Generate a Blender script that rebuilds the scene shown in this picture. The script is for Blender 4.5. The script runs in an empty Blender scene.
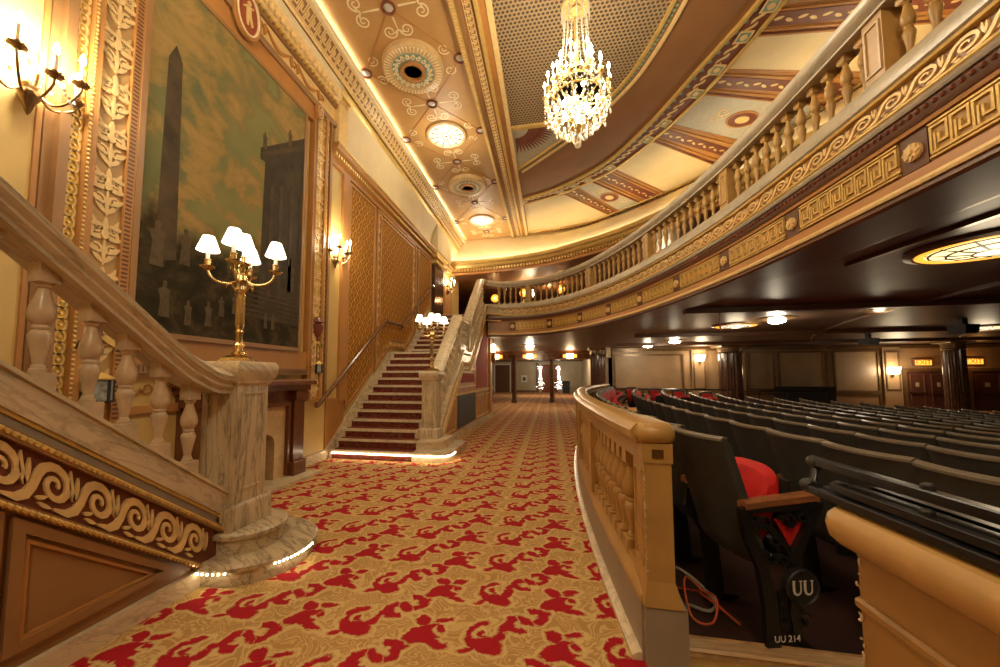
import bpy, bmesh, math, random
from mathutils import Vector, Matrix
random.seed(7)
PI = math.pi
sc = bpy.context.scene
COL = sc.collection
sin, cos, sqrt = math.sin, math.cos, math.sqrt

# ------------------------------------------------------------------ materials
class NT:
    def __init__(s, name):
        s.m = bpy.data.materials.new(name); s.m.use_nodes = True
        s.t = s.m.node_tree; s.b = s.t.nodes['Principled BSDF']
        s._obj = None
    def put(s, v, sock):
        if isinstance(v, bpy.types.NodeSocket): s.t.links.new(v, sock)
        elif isinstance(v, (tuple, list)) and len(v) == 3 and sock.type == 'RGBA': sock.default_value = (*v, 1)
        else: sock.default_value = v
    def obj(s):
        if s._obj is None: s._obj = s.t.nodes.new('ShaderNodeTexCoord').outputs['Object']
        return s._obj
    def m_(s, op, a, b=None, c=None):
        n = s.t.nodes.new('ShaderNodeMath'); n.operation = op
        s.put(a, n.inputs[0])
        if b is not None: s.put(b, n.inputs[1])
        if c is not None: s.put(c, n.inputs[2])
        return n.outputs[0]
    def xyz(s, v=None):
        n = s.t.nodes.new('ShaderNodeSeparateXYZ'); s.put(v or s.obj(), n.inputs[0]); return n.outputs
    def comb(s, x, y, z=0.0):
        n = s.t.nodes.new('ShaderNodeCombineXYZ')
        for i, q in enumerate((x, y, z)): s.put(q, n.inputs[i])
        return n.outputs[0]
    def mapping(s, scale, rot=(0, 0, 0), v=None):
        n = s.t.nodes.new('ShaderNodeMapping'); s.put(v or s.obj(), n.inputs[0])
        n.inputs['Scale'].default_value = scale; n.inputs['Rotation'].default_value = rot
        return n.outputs[0]
    def noise(s, scale=5, detail=3, rough=.5, dist=0, v=None, col=False):
        n = s.t.nodes.new('ShaderNodeTexNoise'); s.put(v or s.obj(), n.inputs['Vector'])
        n.inputs['Scale'].default_value = scale; n.inputs['Detail'].default_value = detail
        n.inputs['Roughness'].default_value = rough; n.inputs['Distortion'].default_value = dist
        return n.outputs[1 if col else 0]
    def wave(s, scale, dist, v=None, detail=3, axis='X', dscale=1):
        n = s.t.nodes.new('ShaderNodeTexWave'); s.put(v or s.obj(), n.inputs['Vector'])
        n.bands_direction = axis
        n.inputs['Scale'].default_value = scale; n.inputs['Distortion'].default_value = dist
        n.inputs['Detail'].default_value = detail; n.inputs['Detail Scale'].default_value = dscale
        return n.outputs['Fac']
    def ramp(s, f, stops, interp='LINEAR'):
        n = s.t.nodes.new('ShaderNodeValToRGB'); s.put(f, n.inputs[0]); cr = n.color_ramp; cr.interpolation = interp
        while len(cr.elements) < len(stops): cr.elements.new(.5)
        for e, (p, c) in zip(cr.elements, stops):
            e.position = p; e.color = (*c, 1) if len(c) == 3 else c
        return n.outputs[0]
    def mix(s, f, a, b):
        n = s.t.nodes.new('ShaderNodeMix'); n.data_type = 'RGBA'
        s.put(f, n.inputs[0]); s.put(a, n.inputs[6]); s.put(b, n.inputs[7]); return n.outputs[2]
    def smooth(s, x, a, b):   # 1 below a, 0 above b
        n = s.t.nodes.new('ShaderNodeMapRange'); n.interpolation_type = 'SMOOTHSTEP'
        s.put(x, n.inputs[0]); n.inputs[1].default_value = a; n.inputs[2].default_value = b
        n.inputs[3].default_value = 1; n.inputs[4].default_value = 0; return n.outputs[0]
    def bump(s, h, strength=.3, dist=.01):
        n = s.t.nodes.new('ShaderNodeBump'); s.put(h, n.inputs['Height'])
        n.inputs['Strength'].default_value = strength; n.inputs['Distance'].default_value = dist
        s.t.links.new(n.outputs[0], s.b.inputs['Normal'])
    def fin(s, col, rough=.5, metal=0, coat=0, spec=None):
        s.put(col, s.b.inputs['Base Color']); s.put(rough, s.b.inputs['Roughness']); s.put(metal, s.b.inputs['Metallic'])
        if coat: s.b.inputs['Coat Weight'].default_value = coat; s.b.inputs['Coat Roughness'].default_value = .1
        if spec is not None: s.b.inputs['Specular IOR Level'].default_value = spec
        return s.m
def sc3(c, k): return tuple(min(1, x * k) for x in c)
def simple(name, c, rough=.5, metal=0, var=.12, scale=6, bump=0, bscale=60, coat=0):
    n = NT(name); f = n.noise(scale, 4, .6)
    col = n.ramp(f, [(.3, sc3(c, 1 - var)), (.7, sc3(c, 1 + var))])
    if bump: n.bump(n.noise(bscale, 3), bump)
    return n.fin(col, rough, metal, coat)
def emit(name, c, s, base=(.8, .7, .5)):
    n = NT(name); n.fin(n.mix(n.noise(9), base, sc3(base, .9)), .5)
    n.b.inputs['Emission Color'].default_value = (*c, 1); n.b.inputs['Emission Strength'].default_value = s
    return n.m
def marble(name, base, vein, axis='Z', scale=1.0, rough=.22, rot=(0, 0, 0), amt=.75):
    n = NT(name); v0 = n.mapping((1, 1, 1), rot)
    st = {'X': (.7, 5, 5), 'Y': (5, .7, 5), 'Z': (5, 5, .7)}[axis]
    v = n.mapping(tuple(q * scale for q in st), (0, 0, 0), v0)
    a = n.noise(1.1, 6, .62, .7, v); b = n.noise(2.6, 6, .6, .5, v)
    l1 = n.smooth(n.m_('ABSOLUTE', n.m_('SUBTRACT', a, .5)), .004, .045)
    l2 = n.smooth(n.m_('ABSOLUTE', n.m_('SUBTRACT', b, .46)), .0, .03)
    cl = n.ramp(n.noise(.8, 4, .6, .4, v), [(.40, (0, 0, 0)), (.72, (1, 1, 1))])
    f = n.m_('MULTIPLY', n.m_('ADD', n.m_('ADD', n.m_('MULTIPLY', l1, .62), n.m_('MULTIPLY', l2, .32)), n.m_('MULTIPLY', cl, .38)), amt)
    c1 = n.mix(n.noise(2.2, 3), sc3(base, .88), sc3(base, 1.08))
    return n.fin(n.mix(f, c1, vein), rough, 0)
def wood(name, c, rough=.3, sx=(1, 1, 14), coat=.3):
    n = NT(name); v = n.mapping(sx)
    w = n.noise(9, 5, .65, .8, v)
    return n.fin(n.ramp(w, [(.3, sc3(c, .62)), (.55, c), (.75, sc3(c, 1.35))]), rough, 0, coat)

M = {}
M['marble'] = marble('cream_veined_marble', (.63, .51, .335), (.16, .125, .09), 'Y', 1.6, .25, (.66, 0, 0), .5)
M['marble_v'] = marble('cream_marble_upright_veins', (.62, .50, .325), (.16, .125, .09), 'Z', 1.8, .22, (.06, .05, 0), .7)
M['marble_pale'] = marble('pale_marble', (.72, .595, .40), (.32, .26, .19), 'Y', 1.2, .25, (.5, 0, .3), .6)
M['marble_step'] = marble('veined_step_marble', (.60, .485, .31), (.16, .125, .09), 'X', 1.6, .25, (0, 0, .5), .8)
M['marble_balcony'] = marble('grey_cream_marble', (.53, .46, .34), (.27, .25, .20), 'Y', 1.0, .3, (0, 0, .2), .55)
M['tan_stone'] = simple('buff_painted_stone', (.44, .26, .08), .35, 0, .12, 5, .05)
M['tan_baluster'] = simple('buff_turned_stone', (.56, .39, .19), .32, 0, .14, 12)
M['bal_near'] = simple('warm_turned_marble', (.55, .41, .26), .28, 0, .16, 9)
M['gray_band'] = simple('grey_painted_band', (.30, .25, .19), .45, 0, .08)
M['wall'] = simple('ochre_plaster', (.60, .42, .15), .5, 0, .08, 2.5)
M['orn_ground'] = simple('tan_ornament_ground', (.44, .27, .10), .45, 0, .1, 4)
M['key_ground'] = simple('ochre_key_ground', (.46, .27, .075), .42, 0, .1, 5)
M['plaque_red'] = simple('terracotta_red', (.30, .065, .025), .45, 0, .15, 20)
M['door_dark'] = simple('dark_oxblood_door', (.085, .030, .022), .4, 0, .12, 3)
M['lantern'] = simple('mottled_blue_grey_glass', (.30, .32, .30), .35, 0, .5, 30)
M['pier_body'] = simple('worn_ochre_paint', (.33, .18, .05), .4, 0, .14, 5)
M['orn_cream'] = simple('cream_gilt_ornament', (.70, .50, .23), .45, .05, .1, 14)
M['cream'] = simple('cream_plaster', (.76, .63, .38), .55, 0, .06, 2)
M['brown'] = simple('brown_paint', (.30, .155, .058), .42, 0, .1, 3)
M['salmon'] = simple('salmon_brown_paint', (.43, .20, .055), .45, 0, .1, 3)
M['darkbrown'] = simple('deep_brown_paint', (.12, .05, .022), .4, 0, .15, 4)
M['redbrown'] = simple('oxblood_paint', (.17, .045, .022), .45, 0, .15, 6)
M['gold'] = simple('gold_leaf', (.66, .45, .14), .36, .35, .14, 14, .1)
M['gold_pale'] = simple('pale_gilding', (.78, .56, .25), .42, .15, .12, 14, .1)
M['gold_yellow'] = simple('bright_gilding', (.62, .40, .05), .38, .3, .2, 22, .2)
M['cream_paint'] = simple('cream_line_paint', (.82, .68, .42), .5, 0, .06)
M['ceiling'] = simple('tan_ceiling_paint', (.47, .265, .088), .5, 0, .09, 1.6)
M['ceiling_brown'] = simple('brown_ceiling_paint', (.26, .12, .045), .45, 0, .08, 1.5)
M['panel_yellow'] = simple('yellow_ceiling_panel', (.70, .55, .29), .5, 0, .07, 1.5)
M['teal'] = simple('teal_paint', (.22, .36, .30), .5, 0, .2, 20)
M['white_glass'] = simple('pale_roundel_paint', (.55, .53, .47), .35, 0, .1, 18)
M['brass'] = simple('polished_brass', (.62, .45, .20), .27, 1, .1, 20)
M['darkbrass'] = simple('aged_bronze', (.24, .15, .07), .35, .9, .15, 20)
M['iron'] = simple('black_cast_iron', (.018, .017, .016), .38, .3, .2, 12, .2, 40)
M['blackmetal'] = simple('black_metal_tube', (.03, .03, .032), .28, .8, .1, 12)
M['black'] = simple('matte_black', (.012, .012, .012), .55, 0, .1)
M['seatdark'] = simple('charcoal_seat_shell', (.046, .047, .043), .55, 0, .22, 9, .15, 90)
M['seatrim'] = simple('worn_seat_edge', (.15, .125, .09), .4, 0, .2, 14)
M['red'] = simple('red_plush', (.55, .012, .012), .7, 0, .16, 9, .25, 120)
M['armwood'] = wood('armrest_wood', (.28, .11, .045), .3, (1, 14, 14))
M['mahogany'] = wood('mahogany', (.15, .046, .016), .25, (10, 10, 1), .5)
M['handrail'] = wood('handrail_wood', (.16, .07, .03), .25, (12, 1, 3), .5)
M['darkmarble'] = marble('dark_brown_marble', (.06, .028, .018), (.16, .08, .05), 'Z', 2.4, .14)
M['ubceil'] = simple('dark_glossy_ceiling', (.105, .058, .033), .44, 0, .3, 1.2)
M['ubtrim'] = simple('dim_gilt_trim', (.15, .085, .035), .3, .3, .2, 5)
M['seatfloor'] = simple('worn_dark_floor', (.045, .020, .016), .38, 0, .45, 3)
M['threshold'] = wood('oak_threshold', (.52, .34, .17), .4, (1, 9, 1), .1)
M['backwall'] = simple('tan_stone_wall', (.30, .19, .10), .42, 0, .16, 1.4)
M['lobbywall'] = simple('grey_beige_wall', (.42, .33, .19), .4, 0, .1, 1)
M['redwall'] = simple('deep_red_wall', (.30, .022, .010), .8, 0, .12)
M['chip'] = simple('chipped_plaster', (.66, .58, .45), .7, 0, .1, 30)
M['orange'] = simple('orange_cable', (.55, .09, .02), .5, 0, .1)
M['white'] = simple('off_white', (.7, .67, .6), .5, 0, .05)
M['crystal'] = NT('cut_crystal').m
_n = M['crystal'].node_tree.nodes['Principled BSDF']
_n.inputs['Base Color'].default_value = (1, .93, .78, 1); _n.inputs['Roughness'].default_value = .06
_n.inputs['Transmission Weight'].default_value = .55; _n.inputs['IOR'].default_value = 1.5
_n.inputs['Specular IOR Level'].default_value = .8
M['bulb'] = emit('warm_bulb', (1, .80, .48), 26)
M['bulb_hot'] = emit('hot_bulb', (1, .84, .56), 60)
M['shade'] = emit('lit_lamp_shade', (1, .87, .62), 5)
M['led'] = emit('led_bead', (1, .85, .55), 26)
M['cove'] = emit('cove_light_strip', (1, .93, .70), 30)
M['disc'] = emit('lit_glass', (1, .90, .66), 1.1, (.5, .45, .35))
M['amber'] = emit('amber_lamp', (1, .36, .035), 1.7, (.4, .2, .05))
M['stained'] = emit('stained_glass', (1, .76, .36), 1.3)
M['fairy'] = emit('fairy_lights', (1, .95, .85), 10)

def mat_diaper():
    n = NT('gold_diaper_silk'); x, y, z = n.xyz()
    k = PI / .21; kz = PI / .26
    u = n.m_('MULTIPLY', y, k); v = n.m_('MULTIPLY', z, kz)
    wob = n.m_('MULTIPLY', n.m_('SINE', n.m_('MULTIPLY', v, 2.0)), .35)
    a = n.m_('ABSOLUTE', n.m_('SINE', n.m_('ADD', n.m_('ADD', u, v), wob)))
    b = n.m_('ABSOLUTE', n.m_('SINE', n.m_('SUBTRACT', n.m_('SUBTRACT', u, v), n.m_('MULTIPLY', wob, -1.0))))
    line = n.smooth(n.m_('MINIMUM', a, b), .06, .22)
    mot = n.smooth(n.m_('MULTIPLY', a, b), .80, .62)
    mot2 = n.m_('SUBTRACT', 1.0, n.smooth(n.m_('MULTIPLY', a, b), .72, .86))
    base = n.mix(n.noise(3), (.27, .098, .012), (.35, .135, .018))
    c = n.mix(n.m_('MULTIPLY', line, .85), base, (.70, .44, .10))
    c = n.mix(n.m_('MULTIPLY', mot2, .35), c, (.62, .38, .10))
    n.bump(line, .3, .004)
    return n.fin(c, .75, 0, 0, .15)
M['diaper'] = mat_diaper()

def mat_grille():
    n = NT('gilded_lattice_grille'); x, y, z = n.xyz()
    s = 1 / .062
    u = n.m_('MULTIPLY', x, s); v = n.m_('MULTIPLY', y, s)
    row = n.m_('FLOOR', v); off = n.m_('MULTIPLY', n.m_('MODULO', row, 2.0), .5)
    fu = n.m_('SUBTRACT', n.m_('FRACT', n.m_('ADD', u, off)), .5)
    fv = n.m_('SUBTRACT', n.m_('FRACT', v), .5)
    d = n.m_('SQRT', n.m_('ADD', n.m_('MULTIPLY', fu, fu), n.m_('MULTIPLY', fv, fv)))
    h = n.smooth(d, .30, .40)
    n.bump(n.m_('MULTIPLY', h, -1.0), .7, .015)
    return n.fin(n.mix(h, (.36, .255, .14), (.085, .055, .03)), .45, .1)
M['grille'] = mat_grille()

def mat_carpet():
    n = NT('patterned_carpet')
    warp = n.noise(13, 3, .6, 0, None, True)
    wv = n.xyz(warp); x0, y0, z0 = n.xyz()
    x = n.m_('MULTIPLY_ADD', n.m_('SUBTRACT', wv[0], .5), .075, x0)
    y = n.m_('MULTIPLY_ADD', n.m_('SUBTRACT', wv[1], .5), .075, y0)
    PX, PY = .68, .38
    def cell(cx, cy):
        fx = n.m_('MULTIPLY', n.m_('SUBTRACT', n.m_('FRACT', n.m_('ADD', n.m_('MULTIPLY', n.m_('SUBTRACT', x, cx), 1 / PX), .5)), .5), PX)
        fy = n.m_('MULTIPLY', n.m_('SUBTRACT', n.m_('FRACT', n.m_('ADD', n.m_('MULTIPLY', n.m_('SUBTRACT', y, cy), 1 / PY), .5)), .5), PY)
        return fx, fy
    def ell(p, cx, cy, rx, ry, ang=0):
        dx = n.m_('SUBTRACT', p[0], cx); dy = n.m_('SUBTRACT', p[1], cy)
        c, s_ = cos(ang), sin(ang)
        u = n.m_('MULTIPLY', n.m_('ADD', n.m_('MULTIPLY', dx, c), n.m_('MULTIPLY', dy, s_)), 1 / rx)
        v = n.m_('MULTIPLY', n.m_('SUBTRACT', n.m_('MULTIPLY', dy, c), n.m_('MULTIPLY', dx, s_)), 1 / ry)
        l = n.m_('SQRT', n.m_('ADD', n.m_('MULTIPLY', u, u), n.m_('MULTIPLY', v, v)))
        return n.m_('MULTIPLY', n.m_('SUBTRACT', l, 1.0), min(rx, ry))
    def arc(p, cx, cy, r, w, ang, off):
        dx = n.m_('SUBTRACT', p[0], cx); dy = n.m_('SUBTRACT', p[1], cy)
        l = n.m_('SQRT', n.m_('ADD', n.m_('MULTIPLY', dx, dx), n.m_('MULTIPLY', dy, dy)))
        d = n.m_('SUBTRACT', n.m_('ABSOLUTE', n.m_('SUBTRACT', l, r)), w)
        cut = n.m_('SUBTRACT', n.m_('ADD', n.m_('MULTIPLY', dx, cos(ang)), n.m_('MULTIPLY', dy, sin(ang))), off)
        return n.m_('MAXIMUM', d, cut)
    def uni(*a):
        r = a[0]
        for q in a[1:]: r = n.m_('MINIMUM', r, q)
        return r
    def cut(a, b): return n.m_('MAXIMUM', a, n.m_('MULTIPLY', b, -1.0))
    c = cell(.05, 1.90)
    C = uni(ell(c, -.01, -.01, .100, .062, .55), ell(c, -.075, -.055, .045, .038, .3), ell(c, .06, -.075, .065, .024, -.25), ell(c, -.05, .085, .040, .045, .9), ell(c, .055, .105, .05, .022, .35))
    C = cut(C, n.m_('MINIMUM', arc(c, .062, .030, .040, .012, 2.6, .03), ell(c, .115, .025, .055, .022, .3)))
    C = uni(cut(C, ell(c, -.115, .02, .035, .022, .4)), ell(c, .060, .030, .022, .018, 0))
    s = cell(-.14, 2.08)
    S = uni(arc(s, .040, .042, .052, .024, 3.6, .015), arc(s, -.040, -.042, .052, .024, .5, .015), ell(s, .09, .065, .040, .022, .6), ell(s, -.095, -.065, .045, .024, .6), ell(s, 0, 0, .055, .030, -.6))
    m = cell(-.34, 1.91)
    K = uni(ell(m, .0, -.045, .100, .055, -.35), ell(m, -.055, .035, .045, .055, .3), ell(m, .07, .02, .030, .050, -.4), ell(m, -.03, .105, .045, .020, .5), ell(m, .085, .085, .03, .018, .9), ell(m, -.075, -.095, .045, .018, .5))
    K = cut(K, n.m_('MINIMUM', arc(m, -.012, .028, .042, .012, -1.2, .03), ell(m, .015, .075, .020, .045, -.3)))
    D = n.m_('ADD', uni(C, S, K), .001)
    red = n.smooth(D, -.003, .003)
    edge = n.smooth(n.m_('ABSOLUTE', n.m_('SUBTRACT', D, .012)), .004, .009)
    w = n.noise(5.0, 2, .45, 1.3)
    ln = n.smooth(n.m_('ABSOLUTE', n.m_('SUBTRACT', n.m_('FRACT', n.m_('MULTIPLY', w, 13.0)), .5)), .12, .24)
    tan = n.mix(n.m_('MULTIPLY', ln, .75), (.41, .24, .08), (.60, .42, .18))
    tan = n.mix(n.m_('MULTIPLY', edge, .7), tan, (.62, .44, .19))
    rc = n.mix(n.noise(30), (.30, .008, .016), (.40, .012, .020))
    col = n.mix(red, tan, rc)
    n.bump(n.noise(260, 2), .25, .004)
    return n.fin(col, .9, 0, 0, .15)
M['carpet'] = mat_carpet()

def mat_runner():
    n = NT('stair_runner_carpet')
    w = n.noise(6, 2, .5, 1.5)
    f = n.smooth(n.m_('ABSOLUTE', n.m_('SUBTRACT', n.m_('FRACT', n.m_('MULTIPLY', w, 9.0)), .5)), .13, .24)
    return n.fin(n.mix(f, (.15, .014, .012), (.17, .085, .04)), .9, 0, 0, .15)
M['runner'] = mat_runner()

def mat_painting():
    n = NT('old_landscape_painting'); x, y, z = n.xyz()
    v = n.mapping((1, 1.1, 1.35), (.5, 0, 0))
    c1 = n.noise(1.7, 8, .60, .35, v)
    g = n.ramp(n.noise(.9, 4, .5), [(.35, (.12, .13, .065)), (.6, (.22, .21, .08))])
    cm = n.m_('ADD', c1, n.m_('MULTIPLY_ADD', z, .055, -.20))
    sky = n.mix(n.ramp(cm, [(.47, (0, 0, 0)), (.53, (1, 1, 1))]), g, n.ramp(c1, [(.44, (.17, .15, .065)), (.54, (.28, .20, .07)), (.62, (.36, .235, .085)), (.74, (.20, .13, .05))]))
    c2 = n.noise(3.2, 6, .65, .5)
    low = n.ramp(c2, [(.3, (.010, .009, .005)), (.5, (.034, .026, .012)), (.62, (.075, .052, .024)), (.75, (.024, .02, .012))])
    edge = n.m_('MULTIPLY_ADD', n.m_('SUBTRACT', n.noise(2.2, 4, .6), .5), 1.3, z)
    f = n.smooth(edge, 2.45, 3.0)
    col = n.mix(f, sky, low)
    n.bump(n.noise(120, 3), .12, .003)
    return n.fin(col, .65, 0, 0, .12)
M['painting'] = mat_painting()
M['paint_stone'] = simple('painted_brown_stone', (.062, .040, .017), .8, 0, .4, 5)
M['paint_temple'] = simple('painted_dark_temple', (.040, .028, .013), .8, 0, .45, 4)
M['paint_pale'] = simple('painted_pale_figure', (.085, .058, .026), .8, 0, .4, 14)
M['grey_panel'] = None
def mat_greypanel():
    n = NT('grotesque_grey_panel')
    w = n.noise(4.5, 2, .5, 1.8)
    f = n.smooth(n.m_('ABSOLUTE', n.m_('SUBTRACT', n.m_('FRACT', n.m_('MULTIPLY', w, 7.0)), .5)), .05, .13)
    return n.fin(n.mix(n.m_('MULTIPLY', f, .6), n.mix(n.noise(3), (.40, .385, .30), (.50, .47, .36)), (.42, .24, .12)), .5)
M['grey_panel'] = mat_greypanel()

# ------------------------------------------------------------------ mesh builder
class MB:
    def __init__(s): s.v = []; s.f = []
    def add(s, vs, fs):
        o = len(s.v); s.v += [tuple(p) for p in vs]; s.f += [tuple(i + o for i in f) for f in fs]; return s
    def box(s, c, d, rz=0, taper=None):
        hx, hy, hz = d[0] / 2, d[1] / 2, d[2] / 2; vs = []
        for zz in (-1, 1):
            k = taper if (taper and zz > 0) else 1
            for a, b in ((-1, -1), (1, -1), (1, 1), (-1, 1)):
                px, py = a * hx * k, b * hy * k
                vs.append((c[0] + px * cos(rz) - py * sin(rz), c[1] + px * sin(rz) + py * cos(rz), c[2] + zz * hz))
        return s.add(vs, [(3, 2, 1, 0), (4, 5, 6, 7), (0, 1, 5, 4), (1, 2, 6, 5), (2, 3, 7, 6), (3, 0, 4, 7)])
    def bx(s, x0, x1, y0, y1, z0, z1): return s.box(((x0 + x1) / 2, (y0 + y1) / 2, (z0 + z1) / 2), (abs(x1 - x0), abs(y1 - y0), abs(z1 - z0)))
    def bbox(s, x0, x1, y0, y1, z0, z1, b=.01):   # box with chamfered top/bottom edges
        prof = [(0, z0), (0, z1 - b), (-b, z1)]
        vs = []
        for (o, z) in prof:
            vs += [(x0 - o, y0 - o, z), (x1 + o, y0 - o, z), (x1 + o, y1 + o, z), (x0 - o, y1 + o, z)]
        fs = [(3, 2, 1, 0), (8, 9, 10, 11)]
        for i in range(2):
            for j in range(4):
                k = (j + 1) % 4; fs.append((4 * i + j, 4 * i + k, 4 * i + 4 + k, 4 * i + 4 + j))
        return s.add(vs, fs)
    def lathe(s, prof, c=(0, 0, 0), n=16, axis='z', a0=0, a1=2 * PI):
        full = abs(a1 - a0 - 2 * PI) < 1e-6; m = n if full else n + 1; vs = []
        for r, z in prof:
            for i in range(m):
                a = a0 + (a1 - a0) * i / n
                p = (r * cos(a), r * sin(a), z)
                if axis == 'x': p = (p[2], p[0], p[1])
                elif axis == 'y': p = (p[0], p[2], p[1])
                vs.append((c[0] + p[0], c[1] + p[1], c[2] + p[2]))
        fs = []
        for j in range(len(prof) - 1):
            for i in range(n):
                k = (i + 1) % m; fs.append((j * m + i, j * m + k, j * m + m + k, j * m + m + i))
        if full:
            if prof[0][0] > 1e-5: fs.append(tuple(range(m - 1, -1, -1)))
            if prof[-1][0] > 1e-5: fs.append(tuple(range((len(prof) - 1) * m, len(prof) * m)))
        return s.add(vs, fs)
    def squarelathe(s, prof, c=(0, 0, 0), rz=0):   # square section
        vs = []
        for r, z in prof:
            for a, b in ((-1, -1), (1, -1), (1, 1), (-1, 1)):
                px, py = a * r, b * r
                vs.append((c[0] + px * cos(rz) - py * sin(rz), c[1] + px * sin(rz) + py * cos(rz), c[2] + z))
        fs = [(3, 2, 1, 0), tuple(4 * (len(prof) - 1) + i for i in range(4))]
        for i in range(len(prof) - 1):
            for j in range(4):
                k = (j + 1) % 4; fs.append((4 * i + j, 4 * i + k, 4 * i + 4 + k, 4 * i + 4 + j))
        return s.add(vs, fs)
    def sphere(s, c, r, n=10, sz=1):
        m = max(4, n // 2)
        return s.lathe([(r * sin(PI * i / m) if 0 < i < m else 0, -r * cos(PI * i / m) * sz) for i in range(m + 1)], c, n)
    def tube(s, pts, r, n=8):
        pts = [Vector(p) for p in pts]; vs = []; N = len(pts)
        rr = r if isinstance(r, (list, tuple)) else [r] * N
        t0 = (pts[1] - pts[0]).normalized(); ref = Vector((0, 0, 1)) if abs(t0.z) < .9 else Vector((1, 0, 0))
        u = t0.cross(ref).normalized()
        for i, p in enumerate(pts):
            t = (pts[min(i + 1, N - 1)] - pts[max(i - 1, 0)]).normalized()
            u = (u - t * u.dot(t)).normalized(); w = t.cross(u)
            for j in range(n):
                a = 2 * PI * j / n; vs.append(p + (u * cos(a) + w * sin(a)) * rr[i])
        fs = [(i * n + j, i * n + (j + 1) % n, (i + 1) * n + (j + 1) % n, (i + 1) * n + j) for i in range(N - 1) for j in range(n)]
        fs += [tuple(range(n - 1, -1, -1)), tuple(range((N - 1) * n, N * n))]
        return s.add(vs, fs)
    def sweep(s, path, prof, closed=False, cap=True):
        """profile points are (side, up): side is to the right of travel, up is vertical"""
        P = [Vector(p) for p in path]; N = len(P); k = len(prof); vs = []
        def side(a, b):
            d = b - a; h = Vector((d.x, d.y, 0)); h = h.normalized() if h.length > 1e-9 else Vector((0, 1, 0))
            return Vector((h.y, -h.x, 0))
        for i in range(N):
            if i == 0: u = side(P[0], P[1])
            elif i == N - 1: u = side(P[-2], P[-1])
            else:
                a, b = side(P[i - 1], P[i]), side(P[i], P[i + 1]); u = (a + b)
                u = u.normalized() if u.length > 1e-6 else a
                u = u / max(.4, u.dot(a))
            for (o, z) in prof: vs.append(P[i] + u * o + Vector((0, 0, z)))
        kk = k if closed else k - 1
        fs = [(i * k + j, i * k + (j + 1) % k, (i + 1) * k + (j + 1) % k, (i + 1) * k + j) for i in range(N - 1) for j in range(kk)]
        if cap and closed: fs += [tuple(range(k - 1, -1, -1)), tuple(range((N - 1) * k, N * k))]
        return s.add(vs, fs)
    def poly(s, pts2, fn, h):   # prism of a 2D outline mapped by fn(a, b, height)
        n = len(pts2)
        vs = [fn(a, b, 0) for a, b in pts2] + [fn(a, b, h) for a, b in pts2]
        return s.add(vs, [tuple(range(n - 1, -1, -1)), tuple(range(n, 2 * n))] + [(i, (i + 1) % n, n + (i + 1) % n, n + i) for i in range(n)])
    def ribbon(s, pts, w, fn, h=.008, closed=False):
        n = len(pts); L = []; R_ = []
        for i, (a, b) in enumerate(pts):
            if closed: p, q = pts[i - 1], pts[(i + 1) % n]
            else: p, q = pts[max(0, i - 1)], pts[min(n - 1, i + 1)]
            c = (a, b)
            d1 = (c[0] - p[0], c[1] - p[1]); d2 = (q[0] - c[0], q[1] - c[1])
            l1 = math.hypot(*d1) or 1; l2 = math.hypot(*d2) or 1
            n1 = (-d1[1] / l1, d1[0] / l1) if math.hypot(*d1) > 1e-9 else (-d2[1] / l2, d2[0] / l2)
            n2 = (-d2[1] / l2, d2[0] / l2) if math.hypot(*d2) > 1e-9 else n1
            m = (n1[0] + n2[0], n1[1] + n2[1]); lm = math.hypot(*m) or 1
            m = (m[0] / lm, m[1] / lm); kk = 1 / max(.5, m[0] * n1[0] + m[1] * n1[1])
            ww = (w[i] if isinstance(w, (list, tuple)) else w) / 2 * kk
            L.append((a + m[0] * ww, b + m[1] * ww)); R_.append((a - m[0] * ww, b - m[1] * ww))
        vs = []
        for l, r in zip(L, R_): vs += [fn(*l, 0), fn(*l, h), fn(*r, h), fn(*r, 0)]
        fs = []
        for i in range(n if closed else n - 1):
            a, b = 4 * i, 4 * ((i + 1) % n)
            for j in range(3): fs.append((a + j, a + j + 1, b + j + 1, b + j))
        if not closed: fs += [(0, 1, 2, 3), (4 * n - 1, 4 * n - 2, 4 * n - 3, 4 * n - 4)]
        return s.add(vs, fs)
    def leaf(s, a, b, ln, ang, w, fn, h=.008, bend=.5, n=6):
        pts = []; x, y = a, b
        for i in range(n + 1):
            pts.append((x, y)); t = ang + bend * (i / n - .2); x += cos(t) * ln / n; y += sin(t) * ln / n
        return s.ribbon(pts, [max(.0012, w * sin(PI * (.12 + .88 * i / n)) ** .8) for i in range(n + 1)], fn, h)
    def spiral(s, a, b, r, ang, turns, w, fn, h=.008, hand=1, n=18):
        pts = []; ws = []
        for i in range(n + 1):
            t = i / n; rr = r * (1 - .82 * t); th = ang + hand * 2 * PI * turns * t
            pts.append((a + rr * cos(th), b + rr * sin(th))); ws.append(w * (1 - .45 * t))
        s.ribbon(pts, ws, fn, h); return pts[0]
    def disc(s, a, b, r, fn, h=.008, n=14, ry=None):
        return s.poly([(a + r * cos(2 * PI * i / n), b + (ry or r) * sin(2 * PI * i / n)) for i in range(n)], fn, h)
    def build(s, name, mat, parent=None, smooth=True, ang=.6):
        me = bpy.data.meshes.new(name); me.from_pydata(s.v, [], s.f)
        bm = bmesh.new(); bm.from_mesh(me); bmesh.ops.recalc_face_normals(bm, faces=bm.faces); bm.to_mesh(me); bm.free()
        me.materials.append(M[mat] if isinstance(mat, str) else mat)
        if smooth:
            me.polygons.foreach_set('use_smooth', [True] * len(me.polygons)); me.set_sharp_from_angle(angle=ang)
        me.update()
        o = bpy.data.objects.new(name, me); COL.objects.link(o)
        if parent:
            o.parent = parent
            off = Vector(BASE.get(parent.name, (0, 0, 0)))
            o.matrix_parent_inverse = Matrix.Translation(-off)
        return o
BASE = {}
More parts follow.
